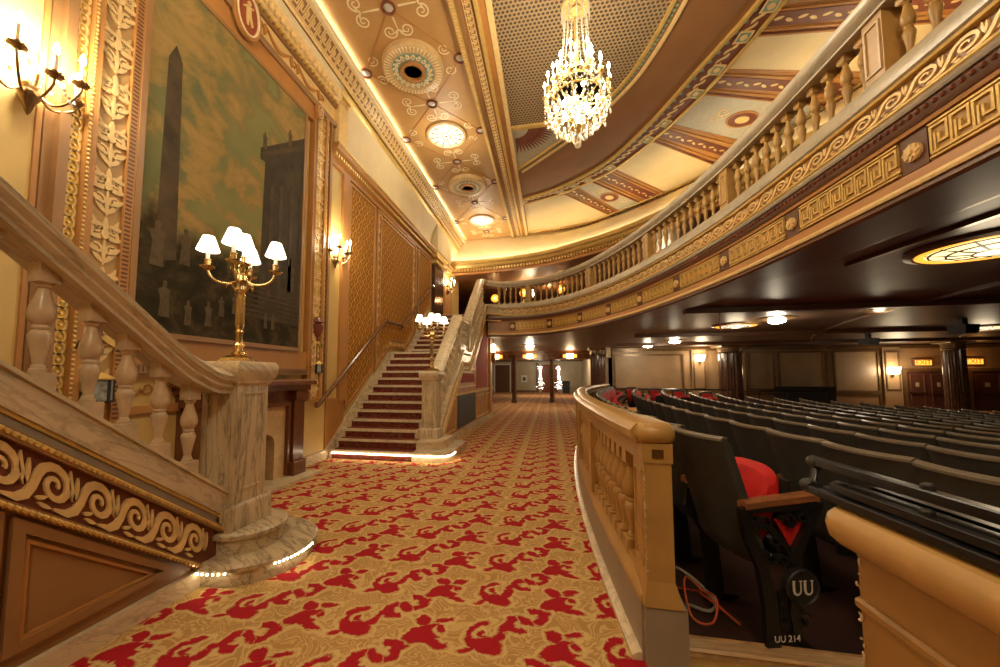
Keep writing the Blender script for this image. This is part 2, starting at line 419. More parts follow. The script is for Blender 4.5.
def soften(o, lv=1):
    md = o.modifiers.new('round', 'SUBSURF'); md.levels = lv; md.render_levels = lv
    me = bpy.data.meshes.new_from_object(o.evaluated_get(bpy.context.evaluated_depsgraph_get())); o.modifiers.clear(); o.data = me
    me.polygons.foreach_set('use_smooth', [True] * len(me.polygons)); return o
def tag(o, label=None, cat=None, group=None, kind=None):
    if label: o['label'] = label
    if cat: o['category'] = cat
    if group: o['group'] = group
    if kind: o['kind'] = kind
    return o
def thing(name, label, cat, loc=(0, 0, 0), group=None, kind=None):
    o = bpy.data.objects.new(name, None); COL.objects.link(o); o.location = loc; BASE[o.name] = tuple(loc)
    o.empty_display_size = .1
    return tag(o, label, cat, group, kind)
def struct(name, mb, mat, label=None, parent=None):
    o = mb.build(name, mat, parent)
    if parent is None: o['kind'] = 'structure'
    if label: o['label'] = label
    return o
def kids(o): return KID.get(o.name) or [c for c in bpy.data.objects if c.parent == o]
KID = {}
def copy_tree(o, parent=None):
    if o.name not in KID: KID[o.name] = [c for c in bpy.data.objects if c.parent == o]
    c = o.copy(); COL.objects.link(c)
    if parent: c.parent = parent
    for ch in KID[o.name]: copy_tree(ch, c)
    return c
def dup(o, loc, rz=0, label=None, group=None, scale=None):
    c = copy_tree(o); c.location = loc; c.rotation_euler = (0, 0, rz)
    if scale: c.scale = (scale,) * 3
    if label: c['label'] = label
    if group: c['group'] = group
    return c
def point(loc, e, col=(1, .87, .63), r=.05):
    l = bpy.data.lights.new('lamp_or_fill_light', 'POINT'); l.energy = e; l.color = col; l.shadow_soft_size = r
    o = bpy.data.objects.new('lamp_or_fill_light', l); COL.objects.link(o); o.location = loc; return o
def ORD(n):
    T = 'first second third fourth fifth sixth seventh eighth ninth tenth eleventh twelfth thirteenth fourteenth fifteenth sixteenth seventeenth eighteenth nineteenth twentieth'.split()
    if n <= 20: return T[n - 1]
    return ('twenty-' if n < 30 else 'thirty-') + T[(n % 10) - 1] if n % 10 else ('thirtieth' if n == 30 else 'fortieth')
def catmull(P, n=6):
    P = [Vector(p) for p in P]; out = []
    for i in range(len(P) - 1):
        p0 = P[i - 1] if i else P[0] * 2 - P[1]; p1, p2 = P[i], P[i + 1]; p3 = P[i + 2] if i + 2 < len(P) else P[-1] * 2 - P[-2]
        for k in range(n):
            t = k / n
            out.append(.5 * ((2 * p1) + (p2 - p0) * t + (2 * p0 - 5 * p1 + 4 * p2 - p3) * t * t + (3 * p1 - p0 - 3 * p2 + p3) * t ** 3))
    out.append(P[-1]); return out
class Path:      # arc-length map of a plan curve; right() is the side to the right of travel
    def __init__(s, pts):
        s.p = [Vector((p[0], p[1])) for p in pts]; s.s = [0]
        for a, b in zip(s.p, s.p[1:]): s.s.append(s.s[-1] + (b - a).length)
        s.L = s.s[-1]
    def at(s, d):
        d = min(max(d, 0), s.L - 1e-6); lo, hi = 0, len(s.s) - 1
        while hi - lo > 1:
            m = (lo + hi) // 2
            if s.s[m] <= d: lo = m
            else: hi = m
        a, b = s.p[lo], s.p[hi]; t = (d - s.s[lo]) / (s.s[hi] - s.s[lo])
        T = (b - a).normalized(); return a.lerp(b, t), T
    def fn(s, off=0):
        def f(a, z, h):
            p, T = s.at(a); r = Vector((T.y, -T.x)); q = p + r * (off + h); return (q.x, q.y, z)
        return f
def baluster_prof(h, r):   # double vase
    P = [(.62, 0), (.62, .04), (.50, .05), (.50, .075), (.42, .09), (.46, .14), (.62, .25), (.82, .36), (.86, .41), (.70, .455), (.58, .47), (.66, .485),
         (.66, .51), (.58, .525), (.74, .55), (.95, .60), (1.0, .66), (.92, .73), (.66, .82), (.48, .90), (.44, .935), (.60, .95), (.60, .97), (.72, .98), (.72, 1)]
    return [(a * r, b * h) for a, b in P]
def wave_unit(mb, s0, L, z0, H, fn, h=.012):
    """one unit of a running wave scroll"""
    cx, cz = s0 + .60 * L, z0 + .52 * H
    pts = [(s0 - .40 * L, z0 + .09 * H), (s0 - .12 * L, z0 + .09 * H), (s0 + .06 * L, z0 + .20 * H), (s0 + .17 * L, z0 + .40 * H)]
    ws = [.05 * H, .14 * H, .17 * H, .18 * H]
    for i in range(22):
        t = i / 21; th = PI * .90 - 2 * PI * 1.5 * t; k = 1.05 - .88 * t
        pts.append((cx + .34 * L * k * cos(th), cz + .36 * H * k * sin(th))); ws.append(H * (.17 - .11 * t))
    mb.ribbon(pts, ws, fn, h)
    mb.leaf(s0 + 1.02 * L, z0 + .36 * H, .58 * H, 1.9, .12 * H, fn, h, -.5)
    mb.leaf(s0 + 1.00 * L, z0 + .36 * H, .50 * H, 1.3, .11 * H, fn, h, .4)
    mb.leaf(s0 + .30 * L, z0 + .12 * H, .30 * H, -.15, .09 * H, fn, h, .3); mb.leaf(s0 + .24 * L, z0 + .20 * H, .28 * H, .25, .08 * H, fn, h, .3)
def key_unit(mb, s0, L, z0, H, fn, h=.012):
    u = L / 5; v = H / 5; w = min(u, v) * .62
    mb.ribbon([(s0 + a * u, z0 + b * v) for a, b in ((0, .4), (0, 4.6), (4, 4.6), (4, 1.7), (2, 1.7), (2, 3.2))], w, fn, h)
    mb.ribbon([(s0 + a * u, z0 + b * v) for a, b in ((0, .4), (5, .4))], w, fn, h)
    mb.ribbon([(s0 + a * u, z0 + b * v) for a, b in ((1.02, .4), (1.02, 3.5))], w * .9, fn, h)
# ------------------------------------------------------------------ the room shell
WX = -3.55
def WL(off=0.0):
    return lambda y, z, h: (WX + off + h, y, z)
def CE(z0):
    return lambda x, y, h: (x, y, z0 - h)
CEIL = 6.45
tr = [0]
def trim(mb, mat, parent=None):
    tr[0] += 1; return struct('trim_%d' % tr[0], mb, mat)
RC, RCX, RCY = 26.68, 27.0, 4.0            # the seating is laid out on arcs about this centre
def arc_x(y, r=RC): return RCX - sqrt(r * r - (y - RCY) ** 2)
# carpet
edge = [(arc_x(y) + .1, y) for y in [-4 + i * .5 for i in range(35)]]
fl = MB().poly([(WX, -4)] + edge + [(22, 13.0), (22, 34), (-7, 34), (-7, 12.6), (WX, 12.6)], lambda a, b, h: (a, b, h), -.1)
struct('floor', fl, 'carpet', 'tan carpet with red scroll motifs')
# raked seating floor
def zf(r): return min(0, -.068 * (26.2 - r))
mb = MB(); rs = [26.62, 26.2, 24, 20, 16, 12, 8]; an = [PI - .75 + i * .05 for i in range(29)]
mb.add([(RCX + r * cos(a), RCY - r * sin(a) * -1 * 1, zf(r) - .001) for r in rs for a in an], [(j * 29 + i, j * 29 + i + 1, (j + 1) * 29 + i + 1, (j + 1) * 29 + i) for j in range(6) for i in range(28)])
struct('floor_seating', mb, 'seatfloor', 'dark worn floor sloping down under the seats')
# left wall
struct('wall_left', MB().bx(WX - .2, WX, -4, 14.2, 0, CEIL + .1), 'wall')
struct('ceiling', MB().bx(WX - .2, 9, -4, 16, CEIL, CEIL + .12), 'ceiling_brown')
struct('wall_back', MB().bx(WX - .2, 22, -4.2, -4.0, -1.5, CEIL + .1), 'wall')

# --- entablature above the painting (near section)
Y0, Y1 = -3.9, 5.36
def band(prof, mat, y0=Y0, y1=Y1, x=WX, closed=True):
    return trim(MB().sweep([(x, y0, 0), (x, y1, 0)], prof, closed), mat)
band([(0, 5.52), (.07, 5.52), (.07, 5.79), (0, 5.79)], 'gold_pale')                       # frieze
band([(0, 5.44), (.10, 5.44), (.12, 5.47), (.12, 5.50), (.10, 5.53), (0, 5.53)], 'brown')
band([(0, 5.78), (.10, 5.78), (.12, 5.80), (.12, 5.86), (0, 5.86)], 'brown')
band([(0, 5.86), (.13, 5.86), (.17, 5.93), (.22, 6.0), (0, 6.0)], 'gold_pale')
band([(0, 6.0), (.22, 6.0), (.22, 6.05), (.27, 6.07), (.27, 6.12), (0, 6.12)], 'cream')
mb = MB()
for i in range(115):
    y = Y0 + .05 + i * .08
    mb.box((WX + .135, y, 5.83), (.04, .045, .05))
trim(mb, 'gold')
mb = MB()
for i in range(95):
    y = Y0 + .05 + i * .0965
    mb.sphere((WX + .18, y, 5.935), .038, 8, 1.3)
trim(mb, 'gold_pale')
# swags and small ovals on the frieze
mb = MB(); f = WL(.07)
for i in range(14):
    y = Y0 + .5 + i * .62
    mb.ribbon([(y - .22 + .44 * k / 10, 5.72 - .12 * sin(PI * k / 10)) for k in range(11)], [.015 + .035 * sin(PI * k / 10) for k in range(11)], f, .02)
    for s in (-1, 1): mb.leaf(y + s * .24, 5.74, .16, -PI / 2, .05, f, .02, s * .4)
    mb.spiral(y + .31, 5.66, .06, 0, 1.2, .018, f, .015)
trim(mb, 'salmon')
# --- cornice over the stair wall (far section)
Z0, Z1 = 5.30, 13.2
band([(0, 4.86), (.05, 4.86), (.05, 4.95), (.10, 4.97), (.10, 5.03), (.17, 5.06), (.19, 5.12), (.19, 5.15), (0, 5.17)], 'salmon', Z0, Z1)
band([(.19, 5.12), (.21, 5.13), (.21, 5.16), (.17, 5.18), (0, 5.18)], 'gold', Z0, Z1)
mb = MB()
for i in range(107): mb.box((WX + .115, Z0 + .05 + i * .0735, 5.0), (.035, .04, .05))
trim(mb, 'gold')
band([(.02, 5.17), (.06, 5.4), (.13, 5.75), (.22, 5.98), (0, 5.98), (0, 5.17)], 'cream', Z0 + .3, 10.55)   # coved frieze
band([(0, 5.98), (.22, 5.98), (.24, 6.02), (.27, 6.05), (.27, 6.12), (0, 6.12)], 'gold', Z0, Z1 + .1)
band([(.0, 5.17), (.06, 5.4), (.13, 5.75), (.22, 5.98), (0, 5.98), (0, 5.17)], 'cream', 11.75, Z1)
trim(MB().bx(WX, WX + .24, 10.6, 11.7, 5.17, 5.98), 'cream')
trim(MB().bx(WX, WX + .15, 5.36, 5.62, 5.17, 5.98).bx(WX, WX + .17, 5.32, 5.66, 5.93, 6.0), 'gold_pale')
# key-pattern cove that runs the whole length, its lip, and the light trough above it
band([(0, 6.10), (.30, 6.10), (.44, 6.30), (0, 6.30)], 'brown', Y0, 13.3)
mb = MB(); L = .125
for i in range(136):
    key_unit(mb, -3.85 + i * L, L * .96, 0, .20, lambda a, b, h: (WX + .31 + .14 * b / .20 + h * .8, a, 6.11 + .19 * b / .20 - h * .5), .008)
trim(mb, 'gold_pale')
band([(.30, 6.06), (.33, 6.07), (.33, 6.11), (.30, 6.12)], 'gold_pale', Y0, 13.3)
band([(.38, 6.30), (.47, 6.30), (.50, 6.33), (.50, 6.385), (.47, 6.385), (.47, 6.34), (.38, 6.34)], 'cream', Y0, 13.3)
band([(.40, 6.345), (.43, 6.345), (.43, 6.37), (.40, 6.37)], 'cove', Y0, 13.2)

# --- wall paintwork around the big picture: pilaster strips each side
def pilaster(ya, yb, za, zb, mirror):
    """gold strip on the outside, scroll panel inside, between brown fillets"""
    W = yb - ya
    def u(t): return yb - t * W if mirror else ya + t * W
    def strip(t0, t1, d, mat): 
        a, b = sorted((u(t0), u(t1))); trim(MB().bx(WX, WX + d, a, b, za, zb), mat)
    strip(0, .12, .09, 'brown'); strip(.12, .30, .05, 'gold_yellow'); strip(.30, .42, .10, 'salmon'); strip(.42, .84, .06, 'gold' if mirror else 'orn_ground'); strip(.84, 1.0, .09, 'salmon')
    # guilloche on the gold strip
    mb = MB(); c = u(.21); n = int((zb - za) / .085); f = WL(.05)
    for i in range(n):
        z = za + .05 + i * .085
        mb.ribbon([(c + .030 * cos(k * PI / 5) * W / .5, z + .045 * sin(k * PI / 5)) for k in range(10)], .012, f, .012, True)
        mb.disc(c, z, .010, f, .014, 6)
    trim(mb, 'gold_pale')
    mb = MB(); f = WL(.10)
    for i in range(int((zb - za) / .035)): mb.sphere((WX + .10, u(.325), za + .02 + i * .035), .012, 6)
    trim(mb, 'gold')
    # scroll ornament
    mb = MB(); c = u(.63); hw = .21 * W; f = WL(.06); P = .40
    for i in range(int((zb - za) / P)):
        z = za + .04 + i * P
        mb.ribbon([(c, z), (c, z + .10), (c, z + .2)], [.012, .03, .012], f, .016)
        mb.disc(c, z + .25, .028, f, .02, 8, .045)
        mb.leaf(c, z + .27, .12, PI / 2, .04, f, .016, 0)
        for s in (-1, 1):
            for q in range(3): mb.leaf(c + s * hw * .25, z + .10 + q * .11, .11, PI / 2 - s * (1.1 + .3 * q), .035, f, .018, s * (.7 - .5 * q))
        for s in (-1, 1):
            mb.spiral(c + s * hw * .48, z + .12, hw * .42, PI / 2 - s * .4, 1.3, .018, f, .014, s)
            mb.spiral(c + s * hw * .50, z + .30, hw * .40, -PI / 2 + s * .4, 1.3, .018, f, .014, -s)
            mb.leaf(c, z + .02, .17, PI / 2 - s * .7, .035, f, .014, s * .9)
            mb.leaf(c, z + .27, .15, PI / 2 - s * .9, .035, f, .014, s * 1.0)
            mb.leaf(c + s * hw * .2, z + .24, .12, PI / 2 - s * 1.9, .03, f, .014, s * .8)
            mb.leaf(c + s * hw * .9, z + .22, .12, PI / 2 + s * .3, .03, f, .014, -s * .7)
    trim(mb, 'gold_pale' if mirror else 'orn_cream')
    # slots on the innermost fillet
    mb = MB(); c = u(.90)
    for i in range(int((zb - za) / .036)):
        mb.box((WX + .091, c, za + .02 + i * .036), (.004, .045, .016))
    trim(mb, 'darkbrown')
pilaster(1.95, 2.47, .95, 5.44, False)
pilaster(4.83, 5.30, .95, 5.44, True)
# salmon surround of the picture and its ribbed lower fillet
trim(MB().bx(WX, WX + .07, 2.47, 4.83, 5.19, 5.44).bx(WX, WX + .06, 2.47, 4.83, 1.40, 1.66), 'salmon')
mb = MB().bx(WX, WX + .09, 2.47, 4.83, 1.33, 1.42)
trim(mb, 'brown')
mb = MB()
for i in range(64): mb.box((WX + .091, 2.5 + i * .0365, 1.375), (.004, .016, .055))
trim(mb, 'darkbrown')
mb = MB().bx(WX, WX + .04, 2.0, 5.3, .98, 1.05).bx(WX, WX + .05, -3.9, 2.0, .86, .95)
trim(mb, 'salmon')
# scroll panel painted low on the wall, seen between the near balusters
mb = MB(); f = WL(.01)
for i in range(5):
    y = 2.55 + i * .16
    mb.spiral(y, 1.2, .06, PI, 1.3, .014, f, .006, 1 if i % 2 else -1); mb.leaf(y + .06, 1.14, .10, .5, .03, f, .006)
trim(mb, 'salmon')
# yellow bay with a fillet round it beside the near sconce, and the narrow bay of the middle sconce
mb = MB(); f = WL(0)
mb.ribbon([(1.2, 1.0), (1.2, 5.3), (1.88, 5.3), (1.88, 1.0)], .03, f, .02, True)
mb.ribbon([(-2.5, 1.0), (-2.5, 5.3), (.9, 5.3), (.9, 1.0)], .03, f, .02, True)
trim(mb, 'salmon')
trim(MB().bx(WX, WX + .03, 1.9, 1.95, .95, 5.44), 'brown')
# --- stair wall: narrow yellow bay, then diaper panels between mouldings
trim(MB().bx(WX, WX + .05, 5.72, 5.93, .9, 4.86), 'salmon')
def diaper(ya, yb, zfun, zt, frame=True):
    """panel whose foot follows the rake of the stair"""
    pts = [(ya, zfun(ya)), (yb, zfun(yb)), (yb, zt), (ya, zt)]
    trim(MB().poly(pts, WL(0), .025), 'diaper')
    mb = MB().ribbon(pts, .05, WL(.02), .03, True); trim(mb, 'salmon')
def rake(y):            # height of the nosing line along the far stair
    if y < 7.75: return .143 + (y - 5.42) * .733
    if y < 8.6: return 1.86
    return 1.86 + (y - 8.6) * .72
foot = lambda y: max(.98, (1.02 + max(0, y - 5.42) * .70) if y < 7.3 else (2.36 if y < 8.25 else 2.36 + (y - 8.25) * .68))
diaper(5.96, 6.92, lambda y: rake(y) + .22, 4.80)
pan = [(7.22, rake(7.22) + .28), (7.75, rake(7.75) + .28), (8.6, rake(8.6) + .3), (9.08, rake(9.08) + .3), (9.08, 4.72), (7.22, 4.72)]
trim(MB().poly(pan, WL(0), .025), 'diaper')
outer = [(7.05, rake(7.05) + .12), (7.75, rake(7.75) + .14), (8.6, rake(8.6) + .12), (9.3, rake(9.3) + .12), (9.3, 4.82), (7.05, 4.82)]
trim(MB().ribbon(outer, .05, WL(.0), .045, True).ribbon(pan, .04, WL(.0), .045, True), 'salmon')
mb = MB(); f = WL(.01)                    # scroll border between the two mouldings
for i in range(15):
    z = 2.0 + i * .2
    for y in (7.135, 9.19):
        if z > rake(y) + .3: mb.spiral(y, z, .055, PI / 2, 1.2, .02, f, .02, 1 if i % 2 else -1, 10)
for i in range(11): mb.spiral(7.25 + i * .18, 4.77, .045, 0, 1.2, .018, f, .02, 1 if i % 2 else -1, 10)
for i in range(6): mb.spiral(7.4 + i * .22, (rake(7.4 + i * .22) + .21), .05, 0, 1.2, .018, f, .02, 1 if i % 2 else -1, 10)
trim(mb, 'gold_pale')
diaper(9.5, 10.5, lambda y: rake(y) + .22, 4.80)
trim(MB().poly([(5.4, .0), (5.93, .0), (5.93, .95), (5.4, .95)], WL(0), .02), 'salmon')
# dark marble pilaster and the far bay beyond it
trim(MB().bx(WX, WX + .12, 10.75, 11.65, 3.1, 4.78).bx(WX, WX + .17, 10.7, 11.7, 3.1, 3.25), 'darkmarble')
trim(MB().bx(WX, WX + .20, 10.65, 11.75, 4.78, 4.88).bx(WX, WX + .22, 10.62, 11.78, 4.96, 5.17), 'gold')
trim(MB().poly([(11.9, 3.2), (13.1, 3.2), (13.1, 4.78), (11.9, 4.78)], WL(0), .02).ribbon([(12.1, 3.2), (12.1, 4.7), (13.0, 4.7), (13.0, 3.2)], .04, WL(.02), .02, True), 'salmon')
# base of the left wall between the stairs
struct('baseboard_left', MB().bx(WX, WX + .05, 4.7, 5.4, 0, .14), 'marble_pale')

# ------------------------------------------------------------------ ceiling
def cpoly(pts, z, mat, h=.01): return trim(MB().poly(pts, CE(z), h), mat)
cpoly([(WX, -3.9), (-1.28, -3.9), (-1.28, 13.9), (WX, 13.9)], CEIL, 'ceiling', .008)
# the long beam beside the strip
by0, by1 = -3.9, 13.4
def beam(x0, x1, drop, mat): trim(MB().bx(x0, x1, by0, by1, CEIL - drop, CEIL), mat)
beam(-1.30, -.74, .05, 'salmon'); beam(-1.30, -1.22, .10, 'gold'); beam(-1.22, -1.16, .075, 'brown'); beam(-.96, -.90, .10, 'gold'); beam(-.80, -.72, .07, 'gold_pale')
trim(MB().bx(-1.14, -.98, by0, by1, CEIL - .056, CEIL), 'brown')
mb = MB()
for i in range(170): key_unit(mb, by0 + i * .10, .095, -1.12, .12, lambda a, b, h: (b, a, CEIL - .056 - h), .006)
trim(mb, 'gold_pale')
mb = MB()
for i in range(340): mb.box((-1.26, by0 + .02 + i * .05, CEIL - .103), (.045, .025, .012))
trim(mb, 'gold_pale')
# concentric bands of the oval
cM = catmull([(-.74, 8.85), (-.05, 8.2), (.62, 7.5), (1.22, 6.62), (1.49, 6.0), (1.7, 5.14), (1.78, 4.2), (1.76, 3.0), (1.6, 1.5), (1.2, 0), (.5, -1.4), (-.74, -2.9)], 5)
cO = catmull([(-.74, 10.40), (.2, 9.98), (1.26, 9.07), (1.92, 7.93), (2.5, 6.36), (2.85, 5.35), (3.05, 4.2), (3.05, 2.5), (2.85, .8), (2.3, -1.2), (1.2, -3.0), (.6, -3.85)], 5)
cI = catmull([(-.74, 10.78), (.30, 10.36), (1.05, 9.85), (1.66, 9.28), (2.26, 8.30), (2.72, 7.30), (3.00, 6.40), (3.22, 5.5), (3.4, 4.2), (3.4, 2.5), (3.2, .7), (2.65, -1.4), (1.6, -3.2), (1.0, -3.85)], 5)
cE = catmull([(-1.3, 13.25), (-.74, 13.2), (1.1, 12.9), (2.09, 12.2), (2.98, 11.4), (3.97, 10.4), (4.7, 9.4), (5.4, 8.1), (6.0, 6.6), (6.35, 5.0), (6.4, 3), (6.2, .5), (5.6, -1.5), (4.3, -3.85)], 5)
cells = [(p.x, p.y) for p in cM]
trim(MB().poly(cells, CE(CEIL), .012), 'grille')
trim(MB().poly([(-.74, 7.30)] + [(p.x, p.y) for p in cM if p.y < 8.86 and p.y > 7.30][::-1] + [(.78, 7.30)] if False else [(-.74, 7.32), (.76, 7.32), (.62, 7.5), (.28, 7.86), (-.05, 8.2), (-.4, 8.52), (-.74, 8.83)], CE(CEIL - .012), .006), 'grey_panel')
mb = MB()
for i in range(15):
    a = PI / 2 * (i + .5) / 15; mb.leaf(-.68 + .3 * cos(a), 7.36 + .3 * sin(a), .55, a, .05, CE(CEIL - .018), .008, .25)
trim(mb, 'redbrown')
trim(MB().bx(-.74, .80, 7.26, 7.34, CEIL - .06, CEIL), 'gold')
def curve_band(c, off0, off1, drop, mat):
    trim(MB().sweep([(p.x, p.y, 0) for p in c], [(off0, CEIL), (off0, CEIL - drop), (off1, CEIL - drop), (off1, CEIL)], True), mat)
curve_band(cM, .0, -.05, .05, 'gold'); curve_band(cM, -.16, -.20, .05, 'gold_pale')
mb = MB()
P_M = Path([(p.x, p.y) for p in cM]); f = P_M.fn(-.10)
for i in range(int(P_M.L / .075)): mb.disc(0, 0, .026, lambda a, b, h, i=i: (lambda q: (q[0] + a, q[1] + b, CEIL - .004 - h))(f(i * .075, 0, 0)), .012, 7)
trim(mb, 'teal')
curve_band(cO, .0, -.05, .06, 'gold'); curve_band(cI, .05, 0, .05, 'gold')
for k in range(2): pass
nO = len(cO)
P_O = Path([(p.x, p.y) for p in cO]); P_I = Path([(p.x, p.y) for p in cI])
mb = MB(); N = 70
va = []
for i in range(N + 1):
    a = P_O.at(P_O.L * i / N)[0]; b = P_I.at(P_I.L * i / N)[0]; va += [(a.x, a.y, CEIL - .012), (b.x, b.y, CEIL - .012)]
trim(mb.add(va, [(2 * i, 2 * i + 1, 2 * i + 3, 2 * i + 2) for i in range(N)]), 'redbrown')
mb = MB(); mt = MB(); n2 = int(P_O.L / .17)
for i in range(n2):
    t = (i + .5) / n2; a, T = P_O.at(P_O.L * t); b = P_I.at(P_I.L * t)[0]; m = a.lerp(b, .52); g = a.lerp(b, .2)
    fn = lambda x, y, h: (x, y, CEIL - .013 - h); ang = math.atan2(T.y, T.x)
    mt.disc(g.x, g.y, .035, fn, .008, 6)
    mb.leaf(m.x, m.y, .12, ang + .5, .045, fn, .008, -1); mb.leaf(m.x, m.y, .12, ang + PI + .5, .045, fn, .008, -1)
    mb.disc(m.x, m.y, .022, fn, .01, 6)
trim(mb, 'gold_pale'); trim(mt, 'teal')
# radial panels
rows = [((-.7, 10.80), (-.7, 13.1)), ((.478, 10.34), (2.06, 12.15)), ((.81, 10.05), (2.30, 11.90)), ((1.146, 9.80), (2.80, 11.42)), ((1.64, 9.30), (3.25, 10.78)), ((2.27, 8.30), (4.27, 9.74)),
        ((2.50, 7.80), (4.75, 8.95)), ((2.83, 7.04), (5.40, 7.85)), ((2.98, 6.52), (5.72, 7.1)), ((3.12, 5.92), (5.98, 6.2)), ((3.25, 5.45), (6.15, 5.6)), ((3.36, 4.6), (6.24, 4.6)), ((3.40, 4.1), (6.28, 4.1)), ((3.40, 2.6), (6.28, 2.6))]
kinds = ['panel_yellow', None, 'grey_panel', None, 'panel_yellow', None, 'grey_panel', None, 'panel_yellow', None, 'grey_panel', None, 'panel_yellow']
vbase = []
PE = Path([(p.x, p.y) for p in cE]); va = []
for i in range(N + 1):
    a = P_I.at(P_I.L * i / N)[0]; b = PE.at(PE.L * (i / N))[0]; va += [(a.x, a.y, CEIL - .008), (b.x, b.y, CEIL - .008)]
trim(MB().add(va, [(2 * i, 2 * i + 1, 2 * i + 3, 2 * i + 2) for i in range(N)]), 'salmon')
mg = MB(); mr = MB(); ms = MB(); mo = MB()
for k, kd in enumerate(kinds):
    (a0, b0), (a1, b1) = rows[k], rows[k + 1]
    A, B, Cc, D = Vector(a0), Vector(b0), Vector(b1), Vector(a1)
    if kd:
        q = [A, B, Cc, D]; c = sum(q, Vector((0, 0))) / 4
        cpoly([(p.x, p.y) for p in q], CEIL - .008, kd, .012)
        mg.ribbon([(p.x, p.y) for p in q], .022, CE(CEIL - .008), .03, True)
        q2 = [c + (p - c) * 1.0 + (p - c).normalized() * .06 for p in q]
        mr.ribbon([(p.x, p.y) for p in q2], .03, CE(CEIL - .008), .016, True)
        if kd == 'grey_panel':
            u = ((B + Cc) / 2 - (A + D) / 2).normalized(); ang = math.atan2(u.y, u.x); c2 = c - u * .05
            ov = lambda r1, r2, c2=c2, ang=ang: [(c2.x + r1 * cos(t) * cos(ang) - r2 * sin(t) * sin(ang), c2.y + r1 * cos(t) * sin(ang) + r2 * sin(t) * cos(ang)) for t in [2 * PI * i / 18 for i in range(18)]]
            mr.poly(ov(.30, .22), CE(CEIL - .02), .01); mg.ribbon(ov(.30, .22), .03, CE(CEIL - .02), .02, True); ms.poly(ov(.14, .10), CE(CEIL - .03), .012)
            for s in (-1, 1):
                for w_ in (-1, 1):
                    p = c2 + u * s * .52 + Vector((-u.y, u.x)) * w_ * .1
                    mo.spiral(p.x, p.y, .12, ang, 1.2, .02, CE(CEIL - .02), .008, s * w_)
    else:
        for t0 in (.18, .82):
            pa = A.lerp(D, t0); pb = B.lerp(Cc, t0); mg.ribbon([(pa.x, pa.y), (pb.x, pb.y)], .018, CE(CEIL - .008), .03)
        pa = A.lerp(D, .5); pb = B.lerp(Cc, .5)
        wd = min((A - D).length, (B - Cc).length) * .45
        mr.ribbon([(pa.x, pa.y), (pb.x, pb.y)], wd, CE(CEIL - .008), .01)
        n3 = int((pb - pa).length / .16); ang = math.atan2(pb.y - pa.y, pb.x - pa.x)
        for i in range(n3):
            p = pa.lerp(pb, (i + .3) / n3); mo.leaf(p.x, p.y, .12, ang + (.35 if i % 2 else -.35), .05, CE(CEIL - .018), .008, 0)
tl = MB(); tg = MB()
for (A_, B_) in rows:
    A_ = Vector(A_); B_ = Vector(B_); d_ = (A_ - B_).normalized(); q = A_ + d_ * .18; n_ = Vector((-d_.y, d_.x))
    sq = [q + d_ * .09 + n_ * .09, q + d_ * .09 - n_ * .09, q - d_ * .09 - n_ * .09, q - d_ * .09 + n_ * .09]
    tl.poly([(p.x, p.y) for p in sq], CE(CEIL - .02), .012); tg.disc(q.x, q.y, .05, CE(CEIL - .03), .012, 8); tg.ribbon([(p.x, p.y) for p in sq], .02, CE(CEIL - .02), .02, True)
trim(tl, 'teal'); trim(tg, 'gold_pale')
trim(mg, 'salmon'); trim(mr, 'redbrown'); trim(ms, 'gold_pale'); trim(mo, 'gold_pale')
# scroll border along the outer edge of the panels
curve_band(cE, .34, .30, .05, 'gold'); curve_band(cE, .08, .02, .07, 'gold')
mb = MB(); f = PE.fn(.19)
for i in range(int(PE.L / .17)):
    q = f(i * .17, 0, 0); mb.spiral(q[0], q[1], .075, i, 1.1, .025, CE(CEIL - .008), .012, 1 if i % 2 else -1, 9)
trim(mb, 'gold_pale')
# rope lines, arabesques and roundels of the long strip
ctr = [(-2.15, .75), (-2.15, 2.60), (-2.15, 4.50), (-2.12, 6.36), (-2.12, 8.27), (-2.12, 10.38), (-2.15, 12.6)]
med = [(-2.15, -.15), (-2.15, 1.7), (-2.15, 3.58), (-2.16, 5.48), (-2.10, 7.27), (-2.10, 9.33), (-2.13, 11.62)]
side = [(x, y) for (_, y) in med for x in (-3.0, -1.36)]
mb = MB(); fc = CE(CEIL - .008)
for i, c in enumerate(ctr):
    for sx in (-3.0, -1.36):
        for dm in (0, 1):
            if i + dm < len(med): mb.ribbon([c, (sx, med[i + dm][1])], .022, fc, .008)
trim(mb, 'salmon')
mb = MB()
def arab(x, y, ang, k=1.0):
    c, s = cos(ang), sin(ang)
    mb.ribbon([(x + c * .14, y + s * .14), (x + c * .40 * k, y + s * .40 * k)], [.03, .012], fc, .006)
    for h in (-1, 1):
        p = (x + c * .44 * k - s * h * .13, y + s * .44 * k + c * h * .13)
        mb.spiral(p[0], p[1], .11, ang - h * PI / 2, 1.6, .022, fc, .006, h, 20)
        mb.leaf(x + c * .42 * k, y + s * .42 * k, .10, ang + h * .9, .03, fc, .006, h * .5)
for c in ctr:
    arab(c[0], c[1], 0); arab(c[0], c[1], PI); arab(c[0], c[1], PI / 2, .8); arab(c[0], c[1], -PI / 2, .8)
for (x, y) in side:
    for a in ((.75, -.75) if x < -2 else (PI - .75, PI + .75)):
        mb.spiral(x + .30 * cos(a), y + .30 * sin(a), .10, a + PI, 1.5, .02, fc, .006, 1 if a > 0 else -1, 18)
trim(mb, 'cream_paint')
WHERE_S = {0: 'wall side', 1: 'beam side'}
near = 'nearest second third fourth fifth sixth seventh'.split()
